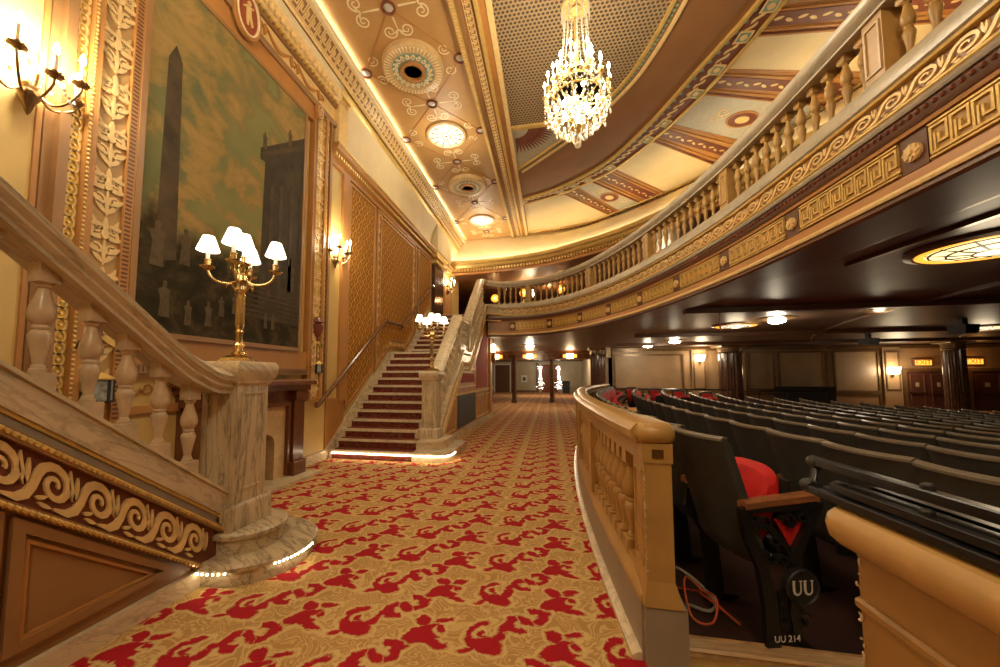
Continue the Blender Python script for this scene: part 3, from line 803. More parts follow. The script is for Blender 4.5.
def roundel(x, y, lab):
    t = thing('ceiling_roundel', lab, 'roundel', (x, y, CEIL - .008), 'roundels of the long ceiling strip')
    MB().lathe([(.105, 0), (.105, -.02), (.085, -.03), (.07, -.02), (.07, 0)], (x, y, CEIL - .008), 18).build('rim', 'redbrown', t)
    MB().lathe([(.072, -.002), (.05, -.016), (0, -.02)], (x, y, CEIL - .008), 14).build('boss', 'white_glass', t)
vis_c = [c for c in ctr if 4.3 < c[1] < 13]
for i, c in enumerate(vis_c): roundel(c[0], c[1], 'small red-rimmed roundel on the centre line of the tan ceiling strip, %s from the front' % ORD(i + 1))
vs_ = [c for c in side if c[1] > 5]
for i, c in enumerate(vs_):
    sd = 'wall' if c[0] < -2 else 'beam'
    roundel(c[0], c[1], 'small red-rimmed roundel along the %s edge of the tan ceiling strip, %s from the front' % (sd, ORD(i // 2 + 1)))
def vent(x, y, lab):
    t = thing('ceiling_vent', lab, 'vent', (x, y, CEIL - .008), 'large ceiling medallions')
    c = (x, y, CEIL - .008)
    MB().lathe([(.50, 0), (.50, -.09), (.46, -.115), (.36, -.12), (.34, -.10), (.34, 0)], c, 40).build('outer_ring', 'tan_baluster', t)
    MB().lathe([(.345, -.10), (.22, -.115), (.21, -.10)], c, 36).build('wave_ring', 'teal', t)
    mb = MB(); fz = CE(CEIL - .008 - .113)
    for i in range(20):
        a = 2 * PI * i / 20; mb.spiral(x + .28 * cos(a), y + .28 * sin(a), .045, a, 1.1, .024, fz, .01, 1, 8)
    for i in range(48):
        a = 2 * PI * i / 48; mb.ribbon([(x + .38 * cos(a), y + .38 * sin(a)), (x + .47 * cos(a), y + .47 * sin(a))], [.008, .02], CE(CEIL - .122), .008)
    mb.build('ornament', 'cream_paint', t)
    MB().lathe([(.215, -.10), (.205, -.15), (.16, -.15), (.15, -.13), (.145, -.07)], c, 32).build('inner_ring', 'salmon', t)
    MB().lathe([(.15, -.08), (.08, -.085), (0, -.09)], c, 24).build('opening', 'darkbrown', t)
def clight(x, y, lab):
    t = thing('ceiling_light', lab, 'ceiling light', (x, y, CEIL - .008), 'large ceiling medallions')
    c = (x, y, CEIL - .008)
    MB().lathe([(.42, 0), (.42, -.04), (.38, -.055), (.36, -.03), (.36, 0)], c, 40).build('frame', 'tan_baluster', t)
    MB().lathe([(.365, -.025), (.25, -.04), (0, -.05)], c, 36).build('glass', 'disc', t)
    mb = MB(); fz = CE(CEIL - .05)
    for i in range(12):
        a = 2 * PI * i / 12; mb.ribbon([(x + .08 * cos(a), y + .08 * sin(a)), (x + .355 * cos(a), y + .355 * sin(a))], .016, fz, .006)
    mb.ribbon([(x + .09 * cos(k * PI / 8), y + .09 * sin(k * PI / 8)) for k in range(16)], .016, fz, .006, True)
    mb.disc(x, y, .03, fz, .012, 8)
    for i in range(12):
        a = 2 * PI * (i + .5) / 12; mb.ribbon([(x + .30 * cos(a + d), y + .30 * sin(a + d)) for d in (-.2, 0, .2)], .010, fz, .006)
    mb.build('tracery', 'darkbrass', t)
vent(*med[3], 'round ceiling vent with blue wave ring, the larger one nearer the front')
clight(*med[4], 'lit round glass ceiling light with daisy tracery, between the two ceiling vents')
vent(*med[5], 'smaller looking round ceiling vent between the two lit glass lights')
clight(*med[6], 'lit round glass ceiling light at the far end of the strip')
point((med[4][0], med[4][1], 5.9), 34, r=.2); point((med[6][0], med[6][1], 5.9), 34, r=.2)

# far cornice of the oval and its cove of light
cD = catmull([(-3.55, 13.0), (-2.2, 12.95), (-.3, 12.55), (1.2, 11.65), (2.3, 10.7), (3.3, 9.4), (4.15, 8.0), (5.0, 6.3), (5.5, 4.3), (5.6, 2), (5.3, 0), (4.7, -2), (3.6, -3.9)], 5)
pd = [(p.x, p.y, 0) for p in cD]
trim(MB().sweep(pd, [(.0, 5.02), (.10, 5.02), (.10, 5.08), (.02, 5.10), (.02, 5.26), (.0, 5.26)], True), 'salmon')
trim(MB().sweep(pd, [(.0, 5.26), (.08, 5.26), (.12, 5.30), (.14, 5.36), (.20, 5.40), (.22, 5.46), (.22, 5.50), (.17, 5.50), (.17, 5.46), (.0, 5.46)], True), 'gold')
PD = Path([(p.x, p.y) for p in cD]); mb = MB(); f = PD.fn(.0)
for i in range(int(PD.L / .11)):
    p, T = PD.at(i * .11); r = Vector((T.y, -T.x)); q = p + r * .055
    mb.box((q.x, q.y, 5.19), (.05, .07, .09), math.atan2(T.y, T.x))
trim(mb, 'gold')
trim(MB().sweep(pd, [(.10, 5.47), (.14, 5.47), (.14, 5.49), (.10, 5.49)], True), 'cove')
# cove wall up to the ceiling
PE2 = Path([(WX, 13.32), (-2.5, 13.32)] + [(p.x, p.y) for p in cE])
N = 80; va = []
for i in range(N + 1):
    a, T = PD.at(PD.L * i / N); r = Vector((T.y, -T.x)); b = PE2.at(PE2.L * i / N)[0]
    a2 = a - r * .12
    va += [(a.x, a.y, 5.45), (a2.x, a2.y, 5.75), (a2.x + (b.x - a2.x) * .45, a2.y + (b.y - a2.y) * .45, 6.22), (b.x, b.y, CEIL)]
trim(MB().add(va, [(4 * i + j, 4 * i + j + 1, 4 * i + 5 + j, 4 * i + 4 + j) for i in range(N) for j in range(3)]), 'cream')
# ------------------------------------------------------------------ balcony
cB = catmull([(-1.88, 11.30), (-1.2, 11.36), (-.4, 11.18), (.3, 10.68), (1.0, 9.7), (1.65, 8.25), (2.05, 6.9), (2.30, 5.7), (2.42, 4.8), (2.50, 3.6), (2.53, 2.5), (2.5, 1.0), (2.42, -.5), (2.3, -2), (2.1, -3.9)], 6)
pB = [(p.x, p.y, 0) for p in cB]; PB = Path([(p.x, p.y) for p in cB])
bal = thing('balcony', 'curved balcony with balustrade, scroll frieze and Greek key front above the seats', 'balcony', (2.4, 4.8, 2.55))
def bsw(prof, mat, name, path=pB): return MB().sweep(path, prof, True).build(name, mat, bal)
bsw([(.03, 3.42), (.05, 3.44), (.05, 3.54), (.03, 3.575), (-.20, 3.575), (-.22, 3.54), (-.22, 3.42)], 'marble_balcony', 'plinth')
bsw([(.03, 4.10), (.03, 4.12), (.07, 4.15), (.09, 4.18), (.09, 4.235), (.05, 4.27), (-.18, 4.27), (-.22, 4.235), (-.22, 4.18), (-.19, 4.13), (-.17, 4.10)], 'marble_balcony', 'rail')
bsw([(-.25, 2.62), (.0, 2.62), (.0, 3.42), (-.25, 3.42)], 'brown', 'front_panel')
bsw([(0, 3.395), (.035, 3.40), (.04, 3.42), (.0, 3.425)], 'gold', 'upper_moulding')
bsw([(0, 3.185), (.03, 3.19), (.045, 3.215), (.04, 3.235), (0, 3.245)], 'gold', 'frieze_moulding')
bsw([(0, 3.13), (.07, 3.13), (.075, 3.15), (.06, 3.185), (0, 3.19)], 'gray_band', 'grey_moulding')
bsw([(0, 3.03), (.04, 3.03), (.055, 3.06), (.055, 3.13), (0, 3.13)], 'darkbrown', 'bead_course')
bsw([(0, 3.0), (.03, 3.0), (.035, 3.03), (0, 3.03)], 'salmon', 'key_moulding')
bsw([(0, 2.64), (.035, 2.64), (.03, 2.70), (.02, 2.725), (0, 2.725)], 'salmon', 'lower_fascia')
bsw([(0, 2.60), (.055, 2.60), (.06, 2.62), (.05, 2.645), (0, 2.645)], 'gold_pale', 'gilt_line')
bsw([(-.5, 2.54), (.03, 2.54), (.05, 2.56), (.04, 2.60), (-.5, 2.60)], 'darkbrown', 'lip')
mb = MB(); f = PB.fn(.0); Lw = .245
for i in range(int(PB.L / Lw) - 1): wave_unit(mb, .2 + i * Lw, Lw, 3.252, .142, f, .014)
mb.build('scroll_frieze', 'gold_pale', bal)
mb = MB(); f5 = PB.fn(.055)
for i in range(int(PB.L / .055)): 
    q = f5(i * .055, 3.095, 0); mb.sphere(q, .020, 5)
mb.build('beads', 'redbrown', bal)
RP_ = 1.22
s0_ = min(range(len(PB.p)), key=lambda i: (PB.p[i] - Vector((2.45, 4.24))).length); s0_ = PB.s[s0_] % RP_
ROS = [RP_ * k + s0_ for k in range(16)]
mk = MB(); mp = MB()
for i, s in enumerate(ROS):
    if s > PB.L - .3: break
    t = MB(); c, T = PB.at(s); r = Vector((T.y, -T.x)); ang = math.atan2(r.y, r.x)
    fr = lambda a, b, h, s=s: PB.fn(.012)(s + a, 2.86 + b, h)
    t.disc(0, 0, .062, fr, .02, 14); 
    for k in range(8): t.leaf(0, 0, .06, k * PI / 4, .03, fr, .03, 0)
    t.disc(0, 0, .02, fr, .04, 8)
    t.build('rosette', 'gold_pale', bal)
    sq = MB().poly([(s - .09, 2.735), (s + .09, 2.735), (s + .09, 2.99), (s - .09, 2.99)], PB.fn(0), .012); sq.build('rosette_block', 'darkbrown', bal)
    a0, a1 = s + .11, min(s + RP_ - .11, PB.L - .2)
    n = 8; mp = MB(); L = (a1 - a0) / n
    for k in range(n):
        mp.poly([(a0 + k * L, 2.745), (a0 + k * L + L, 2.745), (a0 + k * L + L, 2.985), (a0 + k * L, 2.985)], PB.fn(0), .010)
        key_unit(mk, a0 + k * L + .012, L, 2.762, .206, PB.fn(.010), .014)
    mp.build('key_panel', 'key_ground', bal)
    for zz in (2.752, 2.978): mk.ribbon([(a0 + k * L / 2, zz) for k in range(2 * n + 1)], .012, PB.fn(.010), .014)
mk.build('greek_key', 'gold', bal)
def bal_mesh(h, r, mat_, name, parent, c, blk=0):
    mb = MB().lathe(baluster_prof(h, r), c, 12)
    return mb.build(name, mat_, parent)
b0 = None
def s_near(x, y): i = min(range(len(PB.p)), key=lambda i: (PB.p[i] - Vector((x, y))).length); return PB.s[i]
PEDS = [(1.02, 9.75), (2.0, 7.55), (2.37, 5.4), (2.5, 3.28)]   # pedestals of the balcony balustrade
peds = [s_near(*q) for q in PEDS]
step_ = peds[-1] - peds[-2]
while peds[-1] + step_ < PB.L - .3: peds.append(peds[-1] + step_)
d0 = peds[1] - peds[0]
while peds[0] - d0 > .5: peds.insert(0, peds[0] - d0)
def put_bal(s):
    global b0
    p, T = PB.at(s); r = Vector((T.y, -T.x)); q = p - r * .075; rz = math.atan2(T.y, T.x)
    if b0 is None:
        mb = MB().lathe(baluster_prof(.42, .043), (0, 0, .05), 12); mb.squarelathe([(.040, 0), (.040, .05)]); mb.squarelathe([(.030, .46), (.040, .475), (.040, .53)])
        b0 = mb.build('baluster', 'tan_stone', bal); b0.matrix_parent_inverse = Matrix.Translation(-Vector(BASE[bal.name])); o = b0
    else: o = b0.copy(); COL.objects.link(o)
    o.location = (q.x, q.y, 3.575); o.rotation_euler = (0, 0, rz)
ends_ = [.12] + peds + [PB.L - .1]
for a, b in zip(ends_, ends_[1:]):
    n = 11 if b - a > 1.4 else max(1, int((b - a - .2) / .17))
    for i in range(n): put_bal(a + (b - a) * (i + 1) / (n + 1) if n == 11 else a + .14 + (b - a - .28) * (i + .5) / n)
for s in peds:
    p, T = PB.at(s); r = Vector((T.y, -T.x)); q = p - r * .075; rz = math.atan2(T.y, T.x)
    MB().squarelathe([(.085, 0), (.085, .53)], (q.x, q.y, 3.575), rz).build('pedestal', 'tan_stone', bal)
    fr = lambda a, b, h, s=s: PB.fn(.010)(s + a, 3.84 + b, h)
    MB().ribbon([(-.06, -.19), (.06, -.19), (.06, .19), (-.06, .19)], .016, fr, .012, True).build('pedestal_moulding', 'tan_baluster', bal)
# floor of the upper level and the dark ceiling under it
path2 = [(p.x, p.y) for p in cB]
mb = MB().poly([(WX, 10.35), (-1.9, 10.35)] + path2 + [(22, -3.9), (22, 24), (WX, 24)], lambda a, b, h: (a, b, 3.02 + h), .08)
struct('floor_mezzanine', mb, 'redbrown', 'dark floor of the upper level')
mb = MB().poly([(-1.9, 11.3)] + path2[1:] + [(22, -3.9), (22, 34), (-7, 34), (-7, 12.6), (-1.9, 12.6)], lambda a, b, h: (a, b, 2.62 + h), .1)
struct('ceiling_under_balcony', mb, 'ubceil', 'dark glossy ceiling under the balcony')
# mouldings of that ceiling
def uoff(o0, o1, d, mat, y_end=None):
    trim(MB().sweep(pB, [(o0, 2.63), (o0, 2.62 - d), (o1, 2.62 - d), (o1, 2.63)], True), mat)
uoff(-.62, -.66, .03, 'ubtrim'); uoff(-.66, -.70, .015, 'darkbrown')
mb = MB(); f = PB.fn(0)
for i in range(int(PB.L / .35)):
    q = f(i * .35, 0, -.45); mb.spiral(q[0], q[1], .09, i, 1.2, .03, CE(2.62), .01, 1 if i % 2 else -1, 10); mb.leaf(q[0], q[1], .2, i * 1.3, .05, CE(2.62), .01)
trim(mb, 'ubtrim')
def uline(pts, w=.05, d=.03, mat='ubtrim'): trim(MB().ribbon(pts, w, CE(2.62), d), mat)
uline([(22, 2.9), (3.55, 3.55), (3.45, 5.0)]); uline([(22, 3.7), (4.1, 3.2)], .04)
for r0 in (21.0, 17.5, 14.0, 10.5): uline([(RCX - r0 * cos(a), RCY + r0 * sin(a)) for a in [(-.3 + .05 * k) for k in range(20)]], .07, .05, 'darkbrown'); 
for yy in (7.2, 11.6, 15.0): uline([(2.6 + max(0, 0), yy + .6), (22, yy)], .16, .10, 'darkbrown'); uline([(3.0, yy + .74), (22, yy + .14)], .04, .05)

# ------------------------------------------------------------------ upper level seen through the opening
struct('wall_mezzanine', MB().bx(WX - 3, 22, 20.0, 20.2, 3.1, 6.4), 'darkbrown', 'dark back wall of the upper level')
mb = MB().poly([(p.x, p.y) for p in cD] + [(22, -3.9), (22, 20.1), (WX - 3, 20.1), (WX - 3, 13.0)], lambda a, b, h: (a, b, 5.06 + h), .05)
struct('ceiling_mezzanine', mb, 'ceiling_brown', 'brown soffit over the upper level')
mb = MB(); fm = lambda a, b, h: (a, 20.0 - h, b)
mb.ribbon([(-1.6 + 8.4 * k / 16, 3.9 + .95 * sin(PI * k / 16)) for k in range(17)], .12, fm, .08)
trim(mb, 'brown')
mb = MB().poly([(-1.6 + 8.4 * k / 16, 3.9 + .95 * sin(PI * k / 16)) for k in range(17)] + [(6.8, 3.2), (-1.6, 3.2)], fm, .03)
trim(mb, 'brown')
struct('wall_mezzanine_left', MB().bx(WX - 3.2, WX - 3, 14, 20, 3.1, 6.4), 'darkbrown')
trim(MB().poly([(-6, 4.2), (-3.2, 5.05), (-3.2, 4.9), (-6, 4.0)], fm, .1).bx(-3.0, -2.85, 19.85, 20, 3.1, 5.05), 'mahogany')
def mezz_lamp(x, y, z, mat, e, lab, grp=None):
    t = thing('post_lamp', lab, 'lamp', (x, y, z), grp)
    MB().lathe([(.02, -.16), (.05, -.10), (.03, -.02)], (x, y, z), 8).build('bracket', 'darkbrass', t)
    MB().lathe([(.05, -.05), (.15, .02), (.17, .14), (.10, .25), (0, .27)], (x, y, z), 12).build('lamp_shade', mat, t)
    if e: point((x, y - .2, z + .08), e, (1, .6, .25) if mat == 'amber' else (1, .85, .55), .05)
mezz_lamp(-2.20, 15.0, 4.44, 'amber', 8, 'amber lamp glowing behind the balcony rail at the head of the stairs')
mezz_lamp(-1.02, 15.0, 4.62, 'amber', 8, 'amber lamp glowing behind the balcony rail, beside the white lamp')
mezz_lamp(.47, 15.0, 4.72, 'amber', 6, 'amber lamp glowing behind the balcony rail, to the right of the white lamp')
mezz_lamp(-.72, 14.4, 4.46, 'bulb', 12, 'white lamp glaring through the balcony balusters above the far doors')
mezz_lamp(3.5, 12.0, 4.6, 'bulb', 12, 'white lamp glaring through the middle of the balcony balustrade')
for o in [o for o in bpy.data.objects if o.name.startswith('post_lamp')]:
    x, y, z = o.location
    MB().lathe([(.07, 3.1), (.035, 3.2), (.025, 3.5), (.02, z - .15)], (x, y, 0), 8).build('post', 'darkbrass', o)

# ------------------------------------------------------------------ staircases
def make_steps(st, y0, dirn, n1, n2, xr, rise=.1430, run=.195, land=.85, swl=False):
    ys = y0; z = 0; k = 0
    for i in range(n1 + n2):
        h = rise if i < n1 else .140
        z0 = z; z += h
        depth = run if i != n1 - 1 else run + land
        xl, xx = WX, (xr - .16 if i < 6 else xr)
        ya, yb = ys, ys + dirn * (depth + .03)
        m = MB()
        if swl and i < 2:
            rx0, rx1 = -3.44, -2.10
            m.bx(rx0, rx1, ya - .008, ya, z0 + .006, z - .036); m.bx(rx0, rx1, ya + .04, yb, z, z + .006); m.build('stair_carpet', 'runner', st)
            ys += dirn * depth; continue
        lo = max(0, z0 - .12)
        m.bx(xl, xx, min(ya, yb), max(ya, yb), lo, z - .044)
        m.bx(xl, xx, min(ya - dirn * .025, yb), max(ya - dirn * .025, yb), z - .044, z)
        sp = m.build('step', 'marble_pale', st)
        rx0, rx1 = -3.44, -2.20
        m = MB().bx(rx0, rx1, min(ya, ya - dirn * .008), max(ya, ya - dirn * .008), z0 + .006, z - .044)
        m.bx(rx0, rx1, min(ya + dirn * .04, yb), max(ya + dirn * .04, yb), z, z + .006)
        m.build('stair_carpet', 'runner', sp)
        ys += dirn * depth
        if i == n1 - 1: pass
    return ys
def round_step(name, c, r, z0, z1, parent, mat='marble'):
    MB().lathe([(r - .012, z0), (r - .012, z1 - .05), (r + .015, z1 - .04), (r + .02, z1 - .015), (r + .005, z1), (0, z1)], (c[0], c[1], 0), 40).build(name, mat, parent)
def newel(st, c, z0, zb, zt, r):
    nw = MB().squarelathe([(r, zb), (r, zt - .17)], (c[0], c[1], 0)).build('newel_post', 'marble_v', st)
    MB().squarelathe([(r + .035, z0), (r + .035, z0 + .14), (r + .02, z0 + .17), (r + .005, zb)], (c[0], c[1], 0)).build('newel_base', 'marble_v', nw)
    MB().squarelathe([(r, zt - .17), (r + .02, zt - .15), (r + .02, zt - .13), (r + .04, zt - .10), (r + .048, zt - .06), (r + .048, zt - .03), (r + .038, zt - .01), (r + .03, zt)], (c[0], c[1], 0)).build('newel_cap', 'marble', nw)
    for a in range(4):
        ca, sa = cos(a * PI / 2), sin(a * PI / 2)
        fn = lambda p, q, h: (c[0] + ca * (r + h) - sa * p, c[1] + sa * (r + h) + ca * p, q)
        MB().ribbon([(-r * .68, zb + .10), (r * .68, zb + .10), (r * .68, zt - .22), (-r * .68, zt - .22)], .018, fn, .008, True).build('newel_moulding', 'marble_v', nw)
RAILP = [(-.075, 0), (-.075, .03), (-.11, .05), (-.125, .085), (-.125, .105), (-.10, .13), (-.075, .15), (.075, .15), (.10, .13), (.125, .105), (.125, .085), (.11, .05), (.075, .03), (.075, 0)]
def led_arc(c, r, z, a0, a1, n, parent, name='light_strip'):
    mb = MB()
    for i in range(n):
        a = a0 + (a1 - a0) * i / max(1, n - 1); mb.sphere((c[0] + r * cos(a), c[1] + r * sin(a), z), .007, 6)
    mb.build(name, 'led', parent)

# ---- far staircase
FX = -1.98
fs = thing('grand_staircase', 'far marble staircase rising away along the left wall, red runner carpet', 'staircase', (-2.6, 5.4, 0), 'marble staircases')
yt = make_steps(fs, 5.47, 1, 13, 9, -1.98, swl=True)
NF = (-1.97, 6.02)
# bottom steps swell round the newel
def swell(y0, x1, z0, z1, yb):
    pts = [(-3.5, y0), (x1 - .25, y0)] + [(x1 - .25 + .25 * sin(a), y0 + .25 - .25 * cos(a)) for a in [PI / 2 * k / 8 for k in range(1, 9)]] + [(x1, yb), (-3.5, yb)]
    m = MB().poly(pts, lambda a, b, h: (a, b, z0 + h), z1 - z0 - .035)
    p2 = [(a + (.015 if a > -3 else 0), b - (.02 if b < y0 + .2 else 0)) for a, b in pts]
    m.poly(p2, lambda a, b, h: (a, b, z1 - .035 + h), .035); return m
s1 = swell(5.47, -1.52, 0, .143, 6.7).build('curved_step', 'marble_pale', fs)
s2 = swell(5.665, -1.68, .143, .286, 6.4).build('curved_step', 'marble_pale', fs)
s1['label'] = 'lowest step with a glowing light strip under its nosing'
m = MB()
lp = [(-3.42, 5.446)] + [(-3.3 + 1.5 * k / 40, 5.446) for k in range(41)] + [(-1.77 + .26 * sin(a), 5.706 - .26 * cos(a)) for a in [PI / 2 * k / 10 for k in range(11)]] + [(-1.508, 5.8), (-1.508, 5.9)]
for i in range(len(lp) - 1):
    a, b = Vector(lp[i]), Vector(lp[i + 1]); n = max(1, int((b - a).length / .036))
    for k in range(n): q = a.lerp(b, k / n); m.sphere((q.x, q.y, .098), .011, 6)
m.build('light_strip', 'led', s1)
newel(fs, NF, .286, .45, 1.40, .125)
rail = [(NF[1] - .1, 1.25), (6.25, 1.27), (6.42, 1.38), (7.70, 2.42), (7.82, 2.48), (8.62, 2.50), (8.72, 2.55), (10.35, 3.86), (10.62, 4.05), (10.95, 4.12)]
rc = catmull([(0, y, z) for y, z in rail], 3)
rp = [(FX, p.y, p.z) for p in rc] + [(-1.95, 11.1, 4.12), (-1.75, 11.27, 4.12), (-1.5, 11.36, 4.12)]
MB().sweep(rp, RAILP, True).build('handrail', 'marble_pale', fs)
def strg(y):
    if y < 7.95: return .36 + (y - 6.15) * .80
    if y < 8.75: return 1.80
    return 1.80 + (y - 8.75) * .73
def railz(y):
    for a, b in zip(rc, rc[1:]):
        if a.y <= y <= b.y: return a.z + (b.z - a.z) * (y - a.y) / max(1e-6, b.y - a.y)
    return 4.12
sp = [(6.10, strg(6.10)), (7.95, 1.80), (8.75, 1.80), (10.72, strg(10.72)), (10.95, 3.40)]
spath = [(FX + .02, y, z) for y, z in sp] + [(-1.93, 11.1, 3.42), (-1.75, 11.27, 3.42), (-1.5, 11.36, 3.42)]
MB().sweep(spath, [(-.10, .0), (-.10, .10), (.09, .10), (.11, .08), (.11, .03), (.08, .0)], True).build('string_coping', 'marble_pale', fs)
MB().sweep(spath, [(-.10, -.16), (-.10, 0), (.07, 0), (.07, -.16)], True).build('string_band', 'marble', fs)
MB().sweep(spath, [(-.05, -.21), (-.05, -.16), (.09, -.16), (.10, -.185), (.08, -.21)], True).build('string_moulding', 'gold_pale', fs)
MB().sweep(spath, [(-.05, -.40), (-.05, -.37), (.08, -.37), (.08, -.40)], True).build('lower_moulding', 'gold_pale', fs)
mb = MB(); tot = 0
for a, b in zip(sp, sp[1:]):
    L = math.hypot(b[0] - a[0], b[1] - a[1]); n = int(L / .2)
    for i in range(n):
        y = a[0] + (b[0] - a[0]) * (i + .5) / n; z = a[1] + (b[1] - a[1]) * (i + .5) / n - .29
        mb.spiral(y, z, .055, 0, 1.2, .02, lambda p, q, h: (FX + .07 + h, p, q), .012, 1, 10)
mb.build('scroll_frieze', 'gold_pale', fs)
proto = None
y = 6.33
while y < 10.95:
    if abs(y - 7.88) < .10 or abs(y - 8.68) < .07:
        zb, zt = strg(y) + .08, railz(y) + .02
        MB().squarelathe([(.085, zb), (.085, zt)], (FX, y, 0)).build('baluster_block', 'marble', fs); y += .19; continue
    zb, zt = strg(y) + .07, railz(y) + .03
    h = zt - zb
    mb = MB().squarelathe([(.06, zb), (.06, zb + .16)], (FX, y, 0)).squarelathe([(.055, zt - .12), (.055, zt)], (FX, y, 0)).lathe(baluster_prof(h - .22, .062), (FX, y, zb + .13), 10)
    mb.build('baluster', 'marble_pale', fs); y += .17
# side wall under the stair
sw = [(6.12, 0), (6.12, strg(6.12) - .12), (7.95, 1.68), (8.75, 1.68), (10.72, strg(10.72) - .12), (11.2, 3.05), (12.55, 3.05), (12.55, 0)]
side_fn = lambda o: (lambda a, b, h: (FX + o + h, a, b))
MB().poly(sw, side_fn(-.06), .10).build('side_wall', 'salmon', fs)
SF = side_fn(.04)
MB().poly([(7.72, .20), (9.55, .20), (9.55, .90), (7.72, .90)], SF, .015).build('grille_panel', 'black', fs)['label'] = 'dark rectangular grille panel low in the stair side'
MB().poly([(7.95, 1.17), (9.4, 1.17), (9.4, 1.38), (7.95, 1.38)], SF, .012).build('red_panel', 'redwall', fs)
MB().poly([(9.75, 1.0), (11.4, 1.0), (11.4, 2.55), (10.9, 2.55), (9.75, 1.75)], SF, .012).build('red_panel', 'redwall', fs)
mb = MB()
for pts in ([(6.7, .22), (7.5, .22), (7.5, .85), (7.05, .85)], [(9.75, .22), (11.0, .22), (11.0, .8), (9.75, .8)], [(11.2, .22), (12.3, .22), (12.3, .8), (11.2, .8)], [(7.7, 1.08), (9.55, 1.08), (9.55, 1.5), (8.2, 1.5)]): mb.ribbon(pts, .04, SF, .02, True)
mb.ribbon([(7.0, .93), (12.5, .93)], .05, SF, .03)
mb.build('side_mouldings', 'gold', fs)
MB().bx(FX - .05, FX + .07, 6.3, 12.6, 0, .15).build('side_plinth', 'marble_pale', fs)
MB().bx(FX - .06, FX + .10, 11.75, 12.1, .15, 2.6).build('side_pilaster', 'salmon', fs)
# skirting up the left wall
sk = [(5.05, 0), (5.05, .03), (5.42, .16), (7.70, 1.87), (8.6, 1.90), (10.3, 3.14), (10.3, 3.0), (8.6, 1.7), (7.72, 1.7), (5.5, 0)]
MB().poly(sk, WL(0), .03).build('wall_skirting', 'marble_pale', fs)

# ---- near staircase: mirrored, rising towards the camera
NX = -2.25
ns = thing('grand_staircase', 'near marble staircase at the left edge, rising past the big picture', 'staircase', (-2.9, 2.2, 0), 'marble staircases')
make_steps(ns, 2.62, -1, 13, 9, NX + .02)
NN = (-2.245, 2.335)
round_step('round_step', (-2.13, 2.42), .41, 0, .135, ns, 'marble_step'); round_step('round_step', (-2.16, 2.38), .25, .135, .275, ns, 'marble_step')
led_arc((-2.13, 2.42), .425, .094, -2.0, -1.2, 11, ns); led_arc((-2.13, 2.42), .425, .094, -.55, .2, 13, ns)
newel(ns, NN, .275, .43, 1.41, .14)
rz_ = lambda y: 1.365 + (1.98 - y) * .785         # top of the rail
sz_ = lambda y: .544 + (2.18 - y) * .756          # top of the string
rl = [(-.6, rz_(-.6)), (.9, rz_(.9)), (1.5, rz_(1.5)), (1.84, rz_(1.84)), (1.98, 1.392), (2.1, 1.345), (2.3, 1.335)]
rcn = catmull([(0, y, z - .15) for y, z in rl], 4)
RP2 = [(-.10, 0), (-.10, .02), (-.125, .045), (-.125, .06), (-.15, .085), (-.155, .115), (-.13, .135), (-.09, .155), (-.08, .165), (.08, .165), (.09, .155), (.13, .135), (.155, .115), (.15, .085), (.125, .06), (.125, .045), (.10, .02), (.10, 0)]
MB().sweep([(NX, p.y, p.z) for p in rcn], RP2, True).build('handrail', 'marble', ns)
yA, yB = -.6, 2.2
def slab(o0, o1, x0, x1, mat, name, yb=yB, ya=yA):
    return MB().poly([(ya, sz_(ya) + o0), (ya, sz_(ya) + o1), (yb, sz_(yb) + o1), (yb, sz_(yb) + o0)], lambda a, b, h: (x0 + h, a, b), x1 - x0).build(name, mat, ns)
slab(-.17, 0, NX - .12, NX + .10, 'marble', 'string')
slab(-.022, 0.0, NX - .13, NX + .115, 'marble', 'string_nosing')
slab(-.19, -.17, NX - .05, NX + .09, 'gold', 'gilt_line')
slab(-.235, -.19, NX - .05, NX + .08, 'gray_band', 'grey_band')
slab(-.275, -.235, NX - .05, NX + .10, 'brown', 'upper_moulding', 2.19)
slab(-.285, -.275, NX - .05, NX + .12, 'brown', 'rope_ledge', 2.19)
mb = MB()
for i in range(120):
    y = 2.17 - i * .023
    mb.tube([(NX + .108, y, sz_(y) - .268), (NX + .120, y - .010, sz_(y) - .253), (NX + .108, y - .02, sz_(y) - .242)], .011, 5)
mb.build('rope_moulding', 'gold', ns)
slab(-.52, -.285, NX - .05, NX + .085, 'redbrown', 'frieze_ground', 2.16)
mb = MB(); th = math.atan(.756); c_, s_ = cos(th), sin(th)
fnr = lambda a, b, h: (NX + .085 + h, min(2.15, 2.16 - 3.2 * c_ + a * c_), sz_(min(2.15, 2.16 - 3.2 * c_ + a * c_)) + b / c_)
for i in range(14): wave_unit(mb, 3.06 - (i + 1) * .215, .215, -.412, .185, fnr, .014)
mb.build('scroll_frieze', 'gold_pale', ns)
slab(-.56, -.52, NX - .05, NX + .11, 'brown', 'lower_moulding', 2.12)
mb = MB()
for i in range(120):
    y = 2.10 - i * .023
    mb.tube([(NX + .112, y, sz_(y) - .548), (NX + .122, y - .010, sz_(y) - .536), (NX + .112, y - .02, sz_(y) - .524)], .009, 5)
mb.build('rope_moulding', 'gold', ns)
yq = 2.16 - .0
MB().poly([(-.6, 0), (-.6, sz_(-.6) - .5), (2.15, sz_(2.15) - .5), (2.15, 0)], lambda a, b, h: (NX - .05 + h, a, b), .12).build('side_wall', 'brown', ns)
MB().poly([(2.14, .14), (2.14, sz_(2.14) - .2), (2.22, sz_(2.22) - .2), (2.22, .14)], lambda a, b, h: (NX - .05 + h, a, b), .13).build('end_block', 'salmon', ns)
fnp = lambda a, b, h: (NX + .07 + h, a, b)
tri = [(1.19, .195), (1.84, .195), (1.19, .69)]
MB().ribbon(tri, .045, fnp, .03, True).build('panel_moulding', 'brown', ns)
